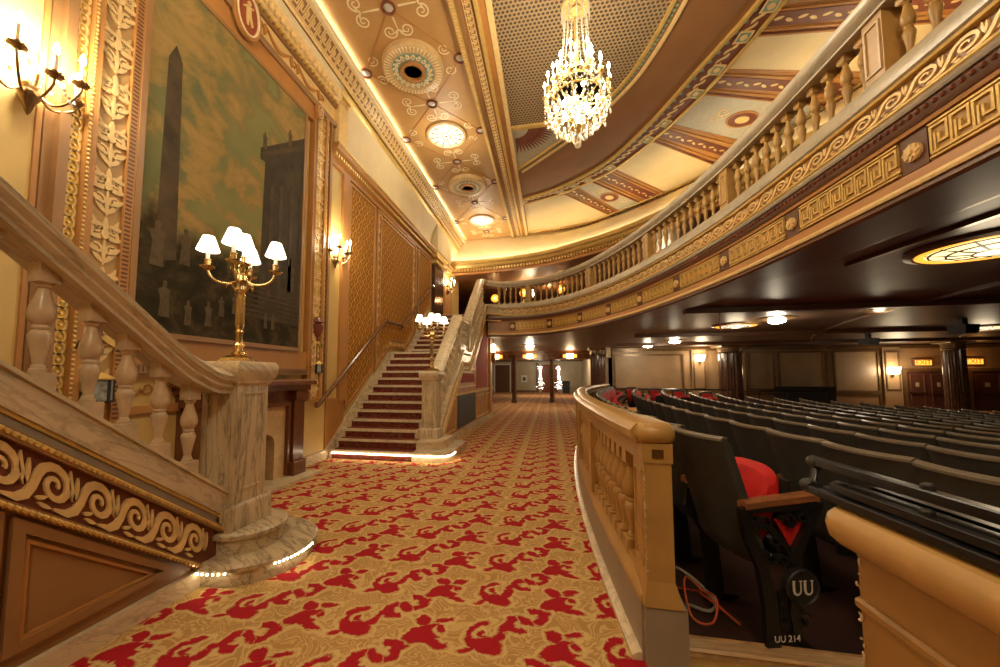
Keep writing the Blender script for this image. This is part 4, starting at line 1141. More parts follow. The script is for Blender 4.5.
MB().ribbon([(1.225, .22), (1.74, .22), (1.225, .612)], .015, fnp, .018, True).build('panel_bead', 'salmon', ns)
MB().ribbon([(-.5, .195), (1.12, .195), (1.12, .75), (-.5, 1.97)], .045, fnp, .03, True).build('panel_moulding', 'brown', ns)
MB().bx(NX - .05, NX + .10, -.6, 2.12, 0, .105).build('side_plinth', 'marble_pale', ns)
for y in (1.985, 1.80, 1.616, 1.45, 1.26, 1.07, .88, .69, .50):
    zb, zt = sz_(y) - .005, rz_(y) - .14
    mb = MB()
    sl = .756
    r1, r2 = .043, .038
    vs = []
    for (rr, za, zz, k0, k1) in ((r1, zb, zb + .085, 1, 0), (r2, zt - .065, zt + .02, 0, 1)):
        q = [(-1, -1), (1, -1), (1, 1), (-1, 1)]
        v = [(NX + a * rr, y + b * rr, za - (b * rr * sl - .0) * k0 - (.0)) for a, b in q] + [(NX + a * rr, y + b * rr, zz - b * rr * sl * k1) for a, b in q]
        mb.add(v, [(3, 2, 1, 0), (4, 5, 6, 7), (0, 1, 5, 4), (1, 2, 6, 5), (2, 3, 7, 6), (3, 0, 4, 7)])
    mb.lathe(baluster_prof(zt - zb - .15, .046), (NX, y, zb + .085), 18)
    mb.build('baluster', 'bal_near', ns)
# ------------------------------------------------------------------ picture
pt = thing('painting', 'tall dark landscape painting of obelisk, clouds and ruined temple on the left wall', 'painting', (WX, 3.62, 1.66))
MB().bx(WX + .05, WX + .085, 2.48, 4.62, 1.68, 5.16).build('canvas', 'painting', pt)
mb = MB().ribbon([(2.48, 1.68), (4.62, 1.68), (4.62, 5.16), (2.48, 5.16)], .05, WL(.05), .05, True); mb.build('frame', 'brown', pt)
fp = WL(.086)
MB().poly([(2.645, 2.35), (2.84, 2.40), (2.80, 4.33), (2.735, 4.46), (2.67, 4.30)], fp, .002).build('painted_obelisk', 'paint_stone', pt)
tm = MB().poly([(3.85, 2.0), (4.60, 2.0), (4.60, 4.76), (3.80, 4.12), (3.80, 3.98), (3.88, 3.98)], fp, .002)
tm.build('painted_temple', 'paint_temple', pt)
mb = MB()
for y in (3.98, 4.14, 4.34, 4.54): mb.poly([(y, 2.3), (y + .07, 2.3), (y + .065, 3.75 + (y - 3.98) * .55), (y, 3.72 + (y - 3.98) * .55)], WL(.088), .002)
mb.poly([(3.80, 4.0), (4.60, 4.58), (4.60, 4.66), (3.80, 4.06)], WL(.088), .002)
for i in range(7): mb.poly([(3.5 + i * .05, 2.02 + i * .06), (4.60, 2.02 + i * .06), (4.60, 2.045 + i * .06), (3.5 + i * .05, 2.045 + i * .06)], WL(.088), .001)
mb.build('painted_columns', 'paint_stone', pt)
mb = MB(); random.seed(3)
for (y, z, h) in [(2.75, 1.85, .34), (2.66, 2.30, .42), (2.92, 2.38, .36), (3.35, 1.95, .22), (3.52, 2.0, .25), (3.62, 1.92, .2), (4.40, 2.45, .46), (3.2, 1.82, .26), (3.98, 1.9, .2), (3.86, 4.14, .22), (4.30, 4.45, .24), (4.1, 1.9, .2), (2.98, 1.8, .25)]:
    mb = MB(); mb.poly([(y - .14 * h, z), (y + .16 * h, z), (y + .14 * h, z + .55 * h), (y + .17 * h, z + .74 * h), (y + .05 * h, z + .80 * h), (y + .07 * h, z + .95 * h), (y, z + h), (y - .06 * h, z + .94 * h), (y - .05 * h, z + .80 * h), (y - .17 * h, z + .72 * h), (y - .10 * h, z + .5 * h)], WL(.088), .002)
    mb.build('painted_figure', 'paint_pale', pt)
# oval plaques on the surround
def plaque(name, y, z, r, rz_, lab):
    t = thing(name, lab, 'plaque', (WX, y, z))
    fn = WL(.10)
    MB().disc(y, z, r, fn, .03, 28, rz_).build('ground', 'plaque_red', t)
    MB().ribbon([(y + r * cos(2 * PI * k / 28), z + rz_ * sin(2 * PI * k / 28)) for k in range(28)], r * .13, fn, .05, True).build('rim', 'cream_paint', t)
    MB().ribbon([(y + r * 1.16 * cos(2 * PI * k / 28), z + rz_ * 1.12 * sin(2 * PI * k / 28)) for k in range(28)], r * .16, fn, .045, True).build('outer_rim', 'salmon', t)
    mb = MB(); f = WL(.13)
    k = rz_
    mb.poly([(y - .12 * k, z - .05 * k), (y - .05 * k, z - .55 * k), (y + .03 * k, z - .55 * k), (y + .04 * k, z - .12 * k), (y + .22 * k, z - .5 * k), (y + .30 * k, z - .42 * k), (y + .16 * k, z + .02 * k), (y + .12 * k, z + .30 * k), (y + .3 * k, z + .42 * k), (y + .26 * k, z + .48 * k), (y + .06 * k, z + .40 * k), (y - .08 * k, z + .38 * k), (y - .28 * k, z + .2 * k), (y - .30 * k, z + .12 * k), (y - .12 * k, z + .2 * k)], f, .015)
    mb.disc(y + .02 * k, z + .52 * k, .10 * k, f, .02, 10)
    mb.build('relief_figure', 'gold_pale', t)
plaque('oval_plaque', 3.48, 5.54, .155, .25, 'red oval plaque with white rim and small relief figure above the picture')
plaque('oval_plaque', 4.88, 5.36, .06, .095, 'small red oval plaque at the top of the right gold pilaster')
def urn(y, z, lab, k=1.0):
    t = thing('urn_ornament', lab, 'ornament', (WX, y, z))
    MB().lathe([(.02, -.12), (.012, -.06), (.045, -.02), (.075, .05), (.085, .13), (.055, .15), (.05, .17), (.09, .18), (.06, .22), (.02, .26), (0, .27)], (WX + .09, y, z), 12).build('urn', 'redbrown', t)
    for s in (-1, 1): MB().leaf(y, z - .12, .2, -PI / 2 + s * 1.1, .06, WL(.07), .03, -s * .8).build('leaf', 'gold', t)
    MB().tube([(WX + .09, y, z - .12), (WX + .09, y, z - .42)], .008, 6).build('chain', 'darkbrass', t)
    c = z - .52
    MB().squarelathe([(.075 * k, .06), (.075 * k, .07), (0, .12)], (WX + .13, y, c), .785).build('lantern_roof', 'gold', t)
    MB().squarelathe([(.062 * k, -.10 * k), (.062 * k, .06)], (WX + .13, y, c), .785).build('lantern_glass', 'lantern', t)
    mb = MB()
    for q in range(4):
        a = q * PI / 2; mb.bx(WX + .13 + k * .085 * cos(a) - .008, WX + .13 + k * .085 * cos(a) + .008, y + k * .085 * sin(a) - .008, y + k * .085 * sin(a) + .008, c - .11 * k, c + .07)
    mb.squarelathe([(.07 * k, -.12 * k), (.07 * k, -.10 * k)], (WX + .13, y, c), .785)
    mb.build('lantern_frame', 'black', t)
urn(2.28, 1.74, 'urn and hanging lantern ornament on left pilaster, seen between the near balusters')
urn(5.03, 1.95, 'urn and hanging lantern ornament at the foot of the right gold pilaster', .6)

# ------------------------------------------------------------------ fireplace
fpz = thing('fireplace', 'mahogany fireplace with buff stone surround below the big picture', 'fireplace', (WX, 3.75, 0))
XA = WX
MB().bbox(XA, XA + .40, 2.90, 4.60, 1.20, 1.27, .02).bbox(XA, XA + .34, 2.94, 4.56, 1.13, 1.20, -.02).build('mantel_shelf', 'mahogany', fpz)
MB().bx(XA, XA + .22, 3.0, 4.50, .98, 1.13).build('frieze_board', 'mahogany', fpz)
for a, b in ((2.98, 3.22), (4.30, 4.54)):
    j = MB().bx(XA, XA + .28, a + .02, b - .02, .2, 1.0).build('jamb', 'mahogany', fpz)
    MB().bbox(XA, XA + .31, a, b, 0, .2, -.015).build('jamb_foot', 'mahogany', j); MB().bbox(XA, XA + .32, a, b, 1.0, 1.13, .015).build('jamb_block', 'mahogany', j)
MB().ribbon([(3.24, .06), (3.24, .96), (4.28, .96), (4.28, .06)], .05, WL(.20), .05).build('inner_moulding', 'mahogany', fpz)
sur = [(3.22, 0), (3.22, .98), (4.30, .98), (4.30, 0), (4.08, 0), (4.08, .50)] + [(3.76 + .32 * cos(a), .50 + .14 * sin(a)) for a in [PI * k / 10 for k in range(1, 10)]] + [(3.44, .50), (3.44, 0)]
MB().poly(sur, WL(.0), .20).build('stone_surround', 'tan_baluster', fpz)
MB().poly([(3.44, 0), (4.08, 0), (4.08, .66), (3.44, .66)], WL(.0), .02).build('firebox', 'darkbrown', fpz)
MB().bx(XA, XA + .48, 2.86, 4.64, 0, .035).build('hearth', 'marble_pale', fpz)

# ------------------------------------------------------------------ candelabra
def candelabra(loc, rz, lab, power, sv=(1, 1, 1), s=2.0):
    sv = (s, s, s * .985)
    t = thing('candelabra', lab, 'candelabra', (0, 0, 0), 'shaded candelabra on the newel posts')
    MB().squarelathe([(.10, 0), (.10, .012), (.085, .02), (.085, .03), (.05, .045)]).build('base', 'brass', t)
    MB().lathe([(.034, .04), (.05, .06), (.03, .075), (.026, .10), (.038, .12), (.022, .14), (.021, .20), (.030, .22), (.022, .235), (.028, .26), (.026, .48), (.034, .49), (.022, .505), (.038, .53), (.026, .56), (.042, .60), (.03, .64), (.016, .66), (.022, .69), (0, .71)], (0, 0, 0), 16).build('column', 'brass', t)
    mb = MB()
    for k in range(12):
        a = 2 * PI * k / 12; mb.tube([(.027 * cos(a), .027 * sin(a), .27), (.025 * cos(a), .025 * sin(a), .47)], .004, 5)
    for k in range(5):
        a = 2 * PI * k / 5 + .6
        MB().tube([(.03 * cos(a), .03 * sin(a), .52), (.06 * cos(a), .06 * sin(a), .57), (.085 * cos(a), .085 * sin(a), .56), (.09 * cos(a), .09 * sin(a), .535)], [.009, .008, .007, .003], 6).build('leaf', 'brass', t)
        MB().tube([(.02 * cos(a), .02 * sin(a), .63), (.045 * cos(a), .045 * sin(a), .68), (.065 * cos(a), .065 * sin(a), .70), (.07 * cos(a), .07 * sin(a), .685)], [.008, .007, .006, .003], 6).build('leaf', 'brass', t)
    mb.build('fluting', 'brass', t)
    for k in range(5):
        a = PI / 2 * k; R = .215 if k < 4 else .03; zc = .69 if k < 4 else .74
        if k < 4:
            P = catmull([(.02, 0, .60), (.08, 0, .575), (.15, 0, .585), (.195, 0, .62), (R, 0, zc - .02)], 4)
            arm = MB().tube([(p.x * cos(a), p.x * sin(a), p.z) for p in P], .009, 8)
        else: arm = MB().tube([(R * .5, 0, .66), (R, 0, .70), (R, 0, .73)], .011, 8)
        arm = arm.build('arm', 'brass', t)
        c = (R * cos(a), R * sin(a), 0)
        MB().lathe([(.01, zc - .03), (.045, zc - .01), (.048, zc), (.018, zc + .005), (.018, zc + .04), (.022, zc + .045), (.022, zc + .05), (0, zc + .05)], c, 12).build('drip_pan', 'brass', arm)
        MB().lathe([(.013, zc + .05), (.013, zc + .14), (0, zc + .14)], c, 8).build('candle', 'white', arm)
        MB().lathe([(.072, zc + .115), (.036, zc + .22), (.034, zc + .22), (.070, zc + .117)], c, 18).build('lamp_shade', 'shade', arm)
    BASE[t.name] = tuple(loc); t.location = loc; t.rotation_euler = (0, 0, rz); t.scale = sv
    for k in range(5):
        a = PI / 2 * k + rz; point((loc[0] + s * (.21 if k < 4 else 0) * cos(a), loc[1] + s * (.21 if k < 4 else 0) * sin(a), loc[2] + sv[2] * .86), power, r=.03)
    return t
candelabra((NN[0], NN[1], 1.41), 2.09, 'brass candelabra with five lit shades on the near marble newel post', 2.0, s=1.02)
candelabra((NF[0], NF[1], 1.40), 2.3, 'brass candelabra with five lit shades on the newel of the far staircase', 2.2, s=1.05)

# ------------------------------------------------------------------ wall sconces
def sconce(loc, lab, power, s=1.0, out=Vector((1, 0, 0)), bulbs=True, crystals=True):
    t = thing('wall_sconce', lab, 'sconce', (0, 0, 0), 'candle sconces')
    # local: wall at x=0, outwards +x
    MB().lathe([(0, -.16), (.012, -.14), (.03, -.08), (.045, -.05), (.05, -.02), (.03, 0), (.035, .03), (.012, .06), (0, .07)], (.05, 0, 0), 12).build('backplate', 'darkbrass', t)
    MB().tube([(.06, 0, 0), (.10, 0, .04), (.12, 0, .14), (.10, 0, .24)], .008, 6).build('stem', 'brass', t)
    for k, a in enumerate((-1.35, -.7, 0, .7, 1.35)):
        R = .20 + .02 * (k % 2); zc = .12 if k % 2 else .06
        P = catmull([(.05, 0, -.02), (.10, 0, -.06), (.16, 0, -.03), (R, 0, zc - .05), (R, 0, zc)], 3)
        arm = MB().tube([(.04 + p.x * cos(a), p.x * sin(a), p.z) for p in P], .007, 6).build('arm', 'darkbrass', t)
        c = (.04 + R * cos(a), R * sin(a), 0)
        mb = MB().lathe([(.008, zc - .02), (.04, zc), (.042, zc + .008), (.012, zc + .01), (.014, zc + .03), (0, zc + .03)], c, 10)
        for q in range(6): mb.tube([(c[0] + .03 * cos(q), c[1] + .03 * sin(q), zc), (c[0] + .052 * cos(q), c[1] + .052 * sin(q), zc + .006)], [.008, .003], 4)
        mb.build('drip_pan', 'darkbrass', arm)
        MB().lathe([(.010, zc + .03), (.010, zc + .13), (0, zc + .13)], c, 8).build('candle', 'cream', arm)
        MB().lathe([(.006, zc + .13), (.016, zc + .155), (.012, zc + .18), (0, zc + .21)], c, 8).build('bulb', 'bulb_hot', arm)
    if crystals:
        mb = MB(); random.seed(5)
        for q in range(22):
            a = random.uniform(-1.3, 1.3); R = random.uniform(.06, .20); z = random.uniform(-.02, .18)
            mb.sphere((.04 + R * cos(a), R * sin(a), z), .011, 6, 1.5)
        tag(mb.build('crystal_drops', 'crystal', t), kind='stuff')
    BASE[t.name] = tuple(loc); t.location = loc; t.scale = (s, s, s); t.rotation_euler = (0, 0, math.atan2(out.y, out.x))
    p = Vector(loc) + out.normalized() * .17 * s + Vector((0, 0, .24 * s))
    point(p, power, (1, .87, .63), .12)
    return t
sconce((WX, 1.80, 3.27), 'glaring crystal candle sconce on yellow wall at the top left', 55, 1.15)
sconce((WX, 5.50, 3.27), 'glaring candle sconce between the gold pilaster and the first diaper panel', 38, 1.1)
sconce((WX, 12.4, 4.35), 'small bright candle sconce at the head of the far stairs', 26, 1.2, crystals=False)

# ------------------------------------------------------------------ wall handrail of the far stair
hr = thing('wall_handrail', 'dark wooden handrail with brass brackets climbing the wall beside the far stairs', 'handrail', (WX, 5.2, .95))
pts = catmull([(WX + .12, 5.06, .90), (WX + .12, 5.20, .98), (WX + .12, 7.2, 2.40), (WX + .12, 7.4, 2.48), (WX + .12, 8.2, 2.52), (WX + .12, 8.4, 2.60), (WX + .12, 10.3, 3.92), (WX + .12, 10.6, 4.02)], 4)
MB().tube(pts, .033, 10).build('rail', 'handrail', hr)
MB().sphere((WX + .12, 5.04, .89), .045, 10).build('rail_end', 'handrail', hr)
for y, z in ((5.4, 1.12), (6.3, 1.76), (7.3, 2.45), (8.25, 2.54), (9.3, 3.22), (10.2, 3.85)):
    MB().tube([(WX, y, z - .10), (WX + .09, y, z - .09), (WX + .12, y, z - .03)], .010, 6).lathe([(.035, 0), (.03, .015), (0, .02)], (WX, y, z - .10), 10, 'x').build('bracket', 'darkbrass', hr)

# ------------------------------------------------------------------ chandelier
ch = thing('chandelier', 'huge crystal chandelier with glaring candle bulbs hanging from the latticed ceiling', 'chandelier', (.38, 4.6, 4.2))
CX, CY = .38, 4.60
c0 = (CX, CY, 0)
MB().lathe([(.0, 6.45), (.16, 6.44), (.17, 6.40), (.10, 6.34), (.05, 6.28), (.03, 6.2), (0, 6.2)], c0, 18).build('canopy', 'gold', ch)
MB().lathe([(.014, 6.25), (.014, 6.05), (.06, 6.02), (.09, 5.97), (.05, 5.93), (.025, 5.9), (.025, 5.6), (.05, 5.55), (.025, 5.5), (.03, 5.0), (.07, 4.9), (.03, 4.8), (.04, 4.5), (.09, 4.42), (.04, 4.36), (0, 4.34)], c0, 14).build('stem', 'gold', ch)
def chain(mb, p, q, sag, n, r, sz=1.2):
    P, Q = Vector(p), Vector(q)
    for i in range(n + 1):
        t = i / n; v = P.lerp(Q, t); v.z -= sag * 4 * t * (1 - t); mb.sphere(v, r * (1 if i % 3 else 1.35), 6, sz)
mb = MB()
for k in range(12):      # crown tassels at the top
    a = 2 * PI * k / 12; p = (CX + .17 * cos(a), CY + .17 * sin(a), 6.03)
    chain(mb, (CX + .05 * cos(a), CY + .05 * sin(a), 6.2), p, -.03, 5, .010); chain(mb, p, (p[0], p[1], 5.86), 0, 5, .011, 1.4)
for k in range(16):      # strings falling from the crown to the ring
    a = 2 * PI * k / 16
    chain(mb, (CX + .13 * cos(a), CY + .13 * sin(a), 6.0), (CX + .20 * cos(a), CY + .20 * sin(a), 5.25), .06, 22, .0085)
tag(mb.build('crystal_strands', 'crystal', ch), kind='stuff')
MB().lathe([(.165, 6.02), (.175, 6.03), (.175, 6.05), (.165, 6.06)], c0, 24).build('crown_ring', 'gold', ch)
rings = [(.40, 4.86, 14, 0), (.30, 5.06, 10, .2), (.20, 5.24, 6, .1)]
for R, z, n, ph in rings:
    MB().lathe([(R - .10, z - .06), (R - .09, z - .075), (R - .08, z - .06), (R - .09, z - .045), (R - .10, z - .06)], c0, 30).build('ring', 'gold', ch)
    for k in range(n):
        a = 2 * PI * k / n + ph; co, si = cos(a), sin(a)
        P = catmull([(.03, 0, z - .02), (R * .4, 0, z - .14), (R * .8, 0, z - .11), (R, 0, z - .04), (R, 0, z)], 3)
        arm = MB().tube([(CX + p.x * co, CY + p.x * si, p.z) for p in P], .008, 6).build('arm', 'gold', ch)
        c = (CX + R * co, CY + R * si, 0)
        MB().lathe([(.008, z - .01), (.036, z + .005), (.038, z + .012), (.012, z + .014), (.012, z + .03), (0, z + .03)], c, 9).build('drip_pan', 'gold', arm)
        MB().lathe([(.010, z + .03), (.010, z + .15), (0, z + .15)], c, 7).build('candle', 'cream', arm)
        MB().lathe([(.008, z + .15), (.019, z + .175), (.014, z + .20), (0, z + .235)], c, 8).build('bulb', 'bulb_hot', arm)
mb = MB(); random.seed(11)
for R, z, n, ph in rings[:2]:     # swags and drops under each ring of arms
    for k in range(n):
        a, b = 2 * PI * k / n + ph, 2 * PI * (k + 1) / n + ph
        A = (CX + R * cos(a), CY + R * sin(a), z - .02); B = (CX + R * cos(b), CY + R * sin(b), z - .02)
        chain(mb, A, B, .07, 7, .010)
        chain(mb, A, (A[0], A[1], z - .20 - .05 * (k % 2)), 0, 5, .010, 1.5)
        mb.lathe([(0, -.055), (.017, -.03), (.012, 0), (0, .02)], (A[0], A[1], z - .25 - .05 * (k % 2)), 6)
for (R, z, n) in ((.36, 4.66, 22), (.33, 4.58, 22), (.29, 4.52, 20), (.23, 4.46, 16), (.16, 4.40, 12), (.09, 4.34, 8)):
    for k in range(n):
        a = 2 * PI * (k + .5 * (n % 4 == 0)) / n; p = (CX + R * cos(a), CY + R * sin(a), z)
        mb.sphere(p, .016, 6, 1.3); mb.lathe([(0, -.06), (.018, -.035), (.012, -.005), (0, .015)], (p[0], p[1], z - .02), 6)
for q in range(150):
    a = random.uniform(0, 2 * PI); R = random.uniform(.08, .37); z = random.uniform(4.5, 5.0)
    mb.lathe([(0, -.045), (.014, -.025), (.009, 0), (0, .014)], (CX + R * cos(a), CY + R * sin(a), z), 5)
tag(mb.build('crystal_drops', 'crystal', ch), kind='stuff')
MB().sphere((CX, CY, 4.20), .042, 14, 1.0).lathe([(.012, 4.24), (.03, 4.27), (.012, 4.30), (.02, 4.36), (0, 4.37)], c0, 10).build('finial', 'crystal', ch)
for k in range(14): a = 2 * PI * k / 14; MB().sphere((CX + (.26 if k % 2 else .14) * cos(a), CY + (.26 if k % 2 else .14) * sin(a), 4.62 + .09 * (k % 3)), .034, 8).build('inner_bulb', 'bulb_hot', ch)
for k in range(4):
    a = PI / 4 + k * PI / 2; point((CX + .44 * cos(a), CY + .44 * sin(a), 5.12), 34, (1, .87, .63), .1)
point((CX, CY, 4.7), 30, (1, .89, .67), .1)
# the near end is lit by unseen fill points added behind the viewer
# ------------------------------------------------------------------ low balustrade round the seats
def arcp(r, y): return (arc_x(y, r), y)
lb = thing('balustrade', 'curved buff stone balustrade between the carpet and the seats', 'balustrade', (.34, 4, 0))
def apath(y0, y1, n=46, r=RC): return [(arc_x(y0 + (y1 - y0) * i / n, r), y0 + (y1 - y0) * i / n, 0) for i in range(n + 1)]
YE, YS = 12.6, 1.90
ap = apath(YE, YS)     # travelling towards the viewer: right side is the carpet side
def lsw(prof, mat, name): return MB().sweep(ap, prof, True).build(name, mat, lb)
lsw([(-.13, 0), (-.13, .26), (.0, .26), (.0, 0)], 'gray_band', 'stone_plinth')
lsw([(.0, 0), (.0, .035), (.02, .035), (.045, .02), (.045, 0)], 'marble_pale', 'plinth_toe')
lsw([(-.13, .26), (-.13, .36), (-.03, .36), (-.035, .33), (-.015, .31), (.0, .28), (.0, .26)], 'tan_stone', 'base_moulding')
lsw([(-.125, .90), (-.125, .985), (-.02, .985), (-.02, .90)], 'tan_stone', 'top_fascia')
lsw([(-.14, .985), (-.16, 1.01), (-.165, 1.045), (-.145, 1.075), (-.12, 1.085), (-.03, 1.085), (.005, 1.075), (.03, 1.045), (.025, 1.01), (.0, .985)], 'tan_stone', 'coping')
PA = Path([(p[0], p[1]) for p in ap]); s = PA.L - .36; cnt = 0; pb = None
while s > .3:
    p, T = PA.at(s); r = Vector((T.y, -T.x)); q = p - r * .072; rz = math.atan2(T.y, T.x)
    if cnt % 9 == 8:
        MB().squarelathe([(.072, .34), (.072, .92)], (q.x, q.y, 0), rz).build('pedestal', 'tan_stone', lb)
        fr = lambda a, b, h, s=s: PA.fn(-.028)(s + a, b, h)
        MB().ribbon([(-.045, .42), (.045, .42), (.045, .84), (-.045, .84)], .014, fr, .010, True).build('pedestal_moulding', 'tan_stone', lb)
        s -= .17
    else:
        if pb is None:
            mb = MB().squarelathe([(.048, .0), (.048, .06)]).squarelathe([(.042, .47), (.042, .56)]).lathe(baluster_prof(.42, .052), (0, 0, .055), 16)
            pb = mb.build('baluster', 'tan_stone', lb); pb.matrix_parent_inverse = Matrix.Translation(-Vector(BASE[lb.name])); o = pb
        else:
            o = pb.copy(); COL.objects.link(o)
        o.location = (q.x, q.y, .35); o.rotation_euler = (0, 0, rz); s -= .138
    cnt += 1
# end post
px0, px1 = .425, .545; py0, py1 = 1.87, 2.10
ep = MB().bx(px0, px1, py0, py1, .34, .99).build('end_post', 'tan_stone', lb)
MB().bx(px0 - .012, px1 + .045, py0 - .012, py1, 0, .265).build('post_plinth', 'gray_band', ep)
MB().squarelathe([(1, 0)], (0, 0, 0)) if False else None
mb = MB()
def frust(mb, a, b, z0, z1, g):
    x0, x1, y0, y1 = a; vs = [(x0 - g, y0 - g, z0), (x1 + g * 1.6, y0 - g, z0), (x1 + g * 1.6, y1, z0), (x0 - g, y1, z0), (x0, y0, z1), (x1, y0, z1), (x1, y1, z1), (x0, y1, z1)]
    mb.add(vs, [(3, 2, 1, 0), (4, 5, 6, 7), (0, 1, 5, 4), (1, 2, 6, 5), (2, 3, 7, 6), (3, 0, 4, 7)])
frust(mb, (px0, px1, py0, py1), 0, .265, .37, .02); mb.build('post_foot', 'tan_stone', ep)
mb = MB().bx(px0 - .006, px1 + .006, py0 - .006, py1, .90, .99)
mb.build('post_collar', 'tan_stone', ep)
cp = [(px0 - .035, 2.3), (px0 - .035, 1.90), (px0 - .025, 1.865), (px0, 1.845), (px1, 1.845), (px1 + .02, 1.865), (px1 + .03, 1.90), (px1 + .03, 2.08), (px1 - .01, 2.3)]
mb = MB(); n = len(cp); cxy = (sum(p[0] for p in cp) / n, sum(p[1] for p in cp) / n)
lv = [(-.035, .985), (-.006, 1.005), (0, 1.03), (-.006, 1.06), (-.03, 1.08), (-.06, 1.086)]
vs = []
for (o, z) in lv:
    for p in cp:
        d = Vector((p[0] - cxy[0], p[1] - cxy[1])); L = d.length; d = d / L * (L + o); vs.append((cxy[0] + d.x, cxy[1] + d.y, z))
mb.add(vs, [tuple(range(n - 1, -1, -1)), tuple(range((len(lv) - 1) * n, len(lv) * n))] + [(j * n + i, j * n + (i + 1) % n, (j + 1) * n + (i + 1) % n, (j + 1) * n + i) for j in range(len(lv) - 1) for i in range(n)])
mb.build('post_cap', 'tan_stone', ep, ang=1.0)
MB().bx(px0 + .035, px0 + .085, py0 - .012, py0, .925, .965).build('catch_plate', 'darkbrass', ep)
fx = lambda a, b, h: (px0 - h, a, b)
MB().ribbon([(1.92, .42), (2.05, .42), (2.05, .85), (1.92, .85)], .014, fx, .008, True).build('post_moulding', 'tan_stone', ep)
mb = MB(); random.seed(9)
for i in range(44):
    z = random.uniform(.3, .98); mb.sphere((px0 + random.uniform(-.002, .004), py0 - random.uniform(-.003, .003), z), random.uniform(.0015, .0042), 6, random.uniform(.8, 3))
mb.build('chipped_edge', 'chip', ep)

# ------------------------------------------------------------------ pier in the right corner with folded stands on it
pr = thing('pier', 'buff stone pier with rounded coping and chipped edge in the lower right corner', 'pier', (.9, .4, 0))
qx0, qx1, qy0, qy1 = .565, .85, -.6, .84
MB().bx(qx0, qx1, qy0, qy1, 0, .99).build('body', 'pier_body', pr)
def ringcap(x0, x1, y0, y1, rad, lv, mat, name, parent):
    cp = []
    for (cx, cy, a0) in ((x1 - rad, y1 - rad, 0), (x0 + rad, y1 - rad, PI / 2), (x0 + rad, y0 + rad, PI), (x1 - rad, y0 + rad, 1.5 * PI)):
        for k in range(6): a = a0 + PI / 2 * k / 5; cp.append((cx + rad * cos(a), cy + rad * sin(a), cos(a), sin(a)))
    n = len(cp); vs = [(p[0] + p[2] * o, p[1] + p[3] * o, z) for o, z in lv for p in cp]
    return MB().add(vs, [tuple(range(n - 1, -1, -1)), tuple(range((len(lv) - 1) * n, len(lv) * n))] + [(j * n + i, j * n + (i + 1) % n, (j + 1) * n + (i + 1) % n, (j + 1) * n + i) for j in range(len(lv) - 1) for i in range(n)]).build(name, mat, parent)
ringcap(qx0 - .03, qx1 + .03, qy0, qy1 + .035, .045, [(-.03, .982), (.0, .985), (.012, .997), (.016, 1.017), (.012, 1.035), (.0, 1.047), (-.03, 1.052)], 'tan_stone', 'coping', pr)
ringcap(qx0 - .004, qx1, qy0, qy1 + .004, .01, [(0, .87), (.006, .875), (.006, .885), (0, .89)], 'pier_body', 'collar_moulding', pr)
fx2 = lambda a, b, h: (qx0 - h, a, b)
MB().ribbon([(.18, .2), (.70, .2), (.70, .80), (.18, .80)], .022, fx2, .010, True).build('panel_moulding', 'brown', pr)
mb = MB(); random.seed(21)
for i in range(90):
    z = random.uniform(.45, .97); mb.sphere((qx0 + random.uniform(-.004, .006), qy1 - random.uniform(-.002, .004), z), random.uniform(.0012, .0036), 6, random.uniform(.8, 2.6))
mb.build('chipped_edge', 'chip', pr)
fsx = thing('folded_stand', 'folded black metal stands lying on the stone pier, red tag', 'stand', (.7, .5, 1.083))
def rail_(p, q, w, h, name='rail', mat='blackmetal', parent=fsx):
    p, q = Vector(p), Vector(q); d = (q - p); L = d.length; rz = math.atan2(d.y, d.x)
    mb = MB(); s_ = Vector((-d.y, d.x, 0)).normalized() * w / 2; u = Vector((0, 0, h / 2)); b = .25
    prof = [(-1, -1 + b), (-1 + b, -1), (1 - b, -1), (1, -1 + b), (1, 1 - b), (1 - b, 1), (-1 + b, 1), (-1, 1 - b)]
    vs = [e + s_ * a + u * c for e in (p, q) for a, c in prof]
    mb.add(vs, [tuple(range(7, -1, -1)), tuple(range(8, 16))] + [(i, (i + 1) % 8, 8 + (i + 1) % 8, 8 + i) for i in range(8)])
    return mb.build(name, mat, parent)
ZP = 1.052
for k, (dx, z) in enumerate(((0, .010), (.026, .010), (.052, .010), (.078, .010), (.104, .010), (.130, .010), (.010, .029), (.036, .029), (.066, .029))):
    rail_((.545 + dx, .935 - .01 * k, ZP + z), (.575 + dx * 1.1, -.1, ZP + z), .017, .016)
rail_((.575, .96, ZP + .062), (.612, .0, ZP + .062), .022, .018)
rail_((.598, .93, ZP + .052), (.640, .0, ZP + .052), .012, .012)
for (x, y, z) in ((.548, .935, .014), (.60, .925, .014), (.575, .955, .060)): MB().lathe([(.012, -.014), (.014, -.008), (.014, .008), (.012, .014)], (x, y, ZP + z), 12, 'y').build('end_cap', 'black', fsx)
rail_((.552, .935, ZP + .018), (.575, .955, ZP + .058), .012, .012, 'hinge_plate')
for (x, y, z) in ((.586, .72, .071), (.596, .46, .071), (.566, .70, .037), (.574, .50, .037)): MB().lathe([(.009, 0), (.009, .006), (.006, .009), (0, .009)], (x, y, ZP + z), 10).build('bolt', 'black', fsx)
rail_((.617, .545, ZP + .052), (.626, .40, ZP + .052), .010, .018, 'red_tag', 'red')

# threshold between post and pier
tag(MB().bbox(.60, 2.2, 1.93, 2.02, -.02, .055, -.01).build('threshold', 'threshold'), 'pale wooden threshold board in the gap between balustrade and pier', 'threshold')
tag(MB().bbox(.55, 2.2, 1.60, 1.925, -.02, .02, -.008).build('threshold', 'tan_stone'), 'low buff stone step in front of the wooden threshold', 'step')
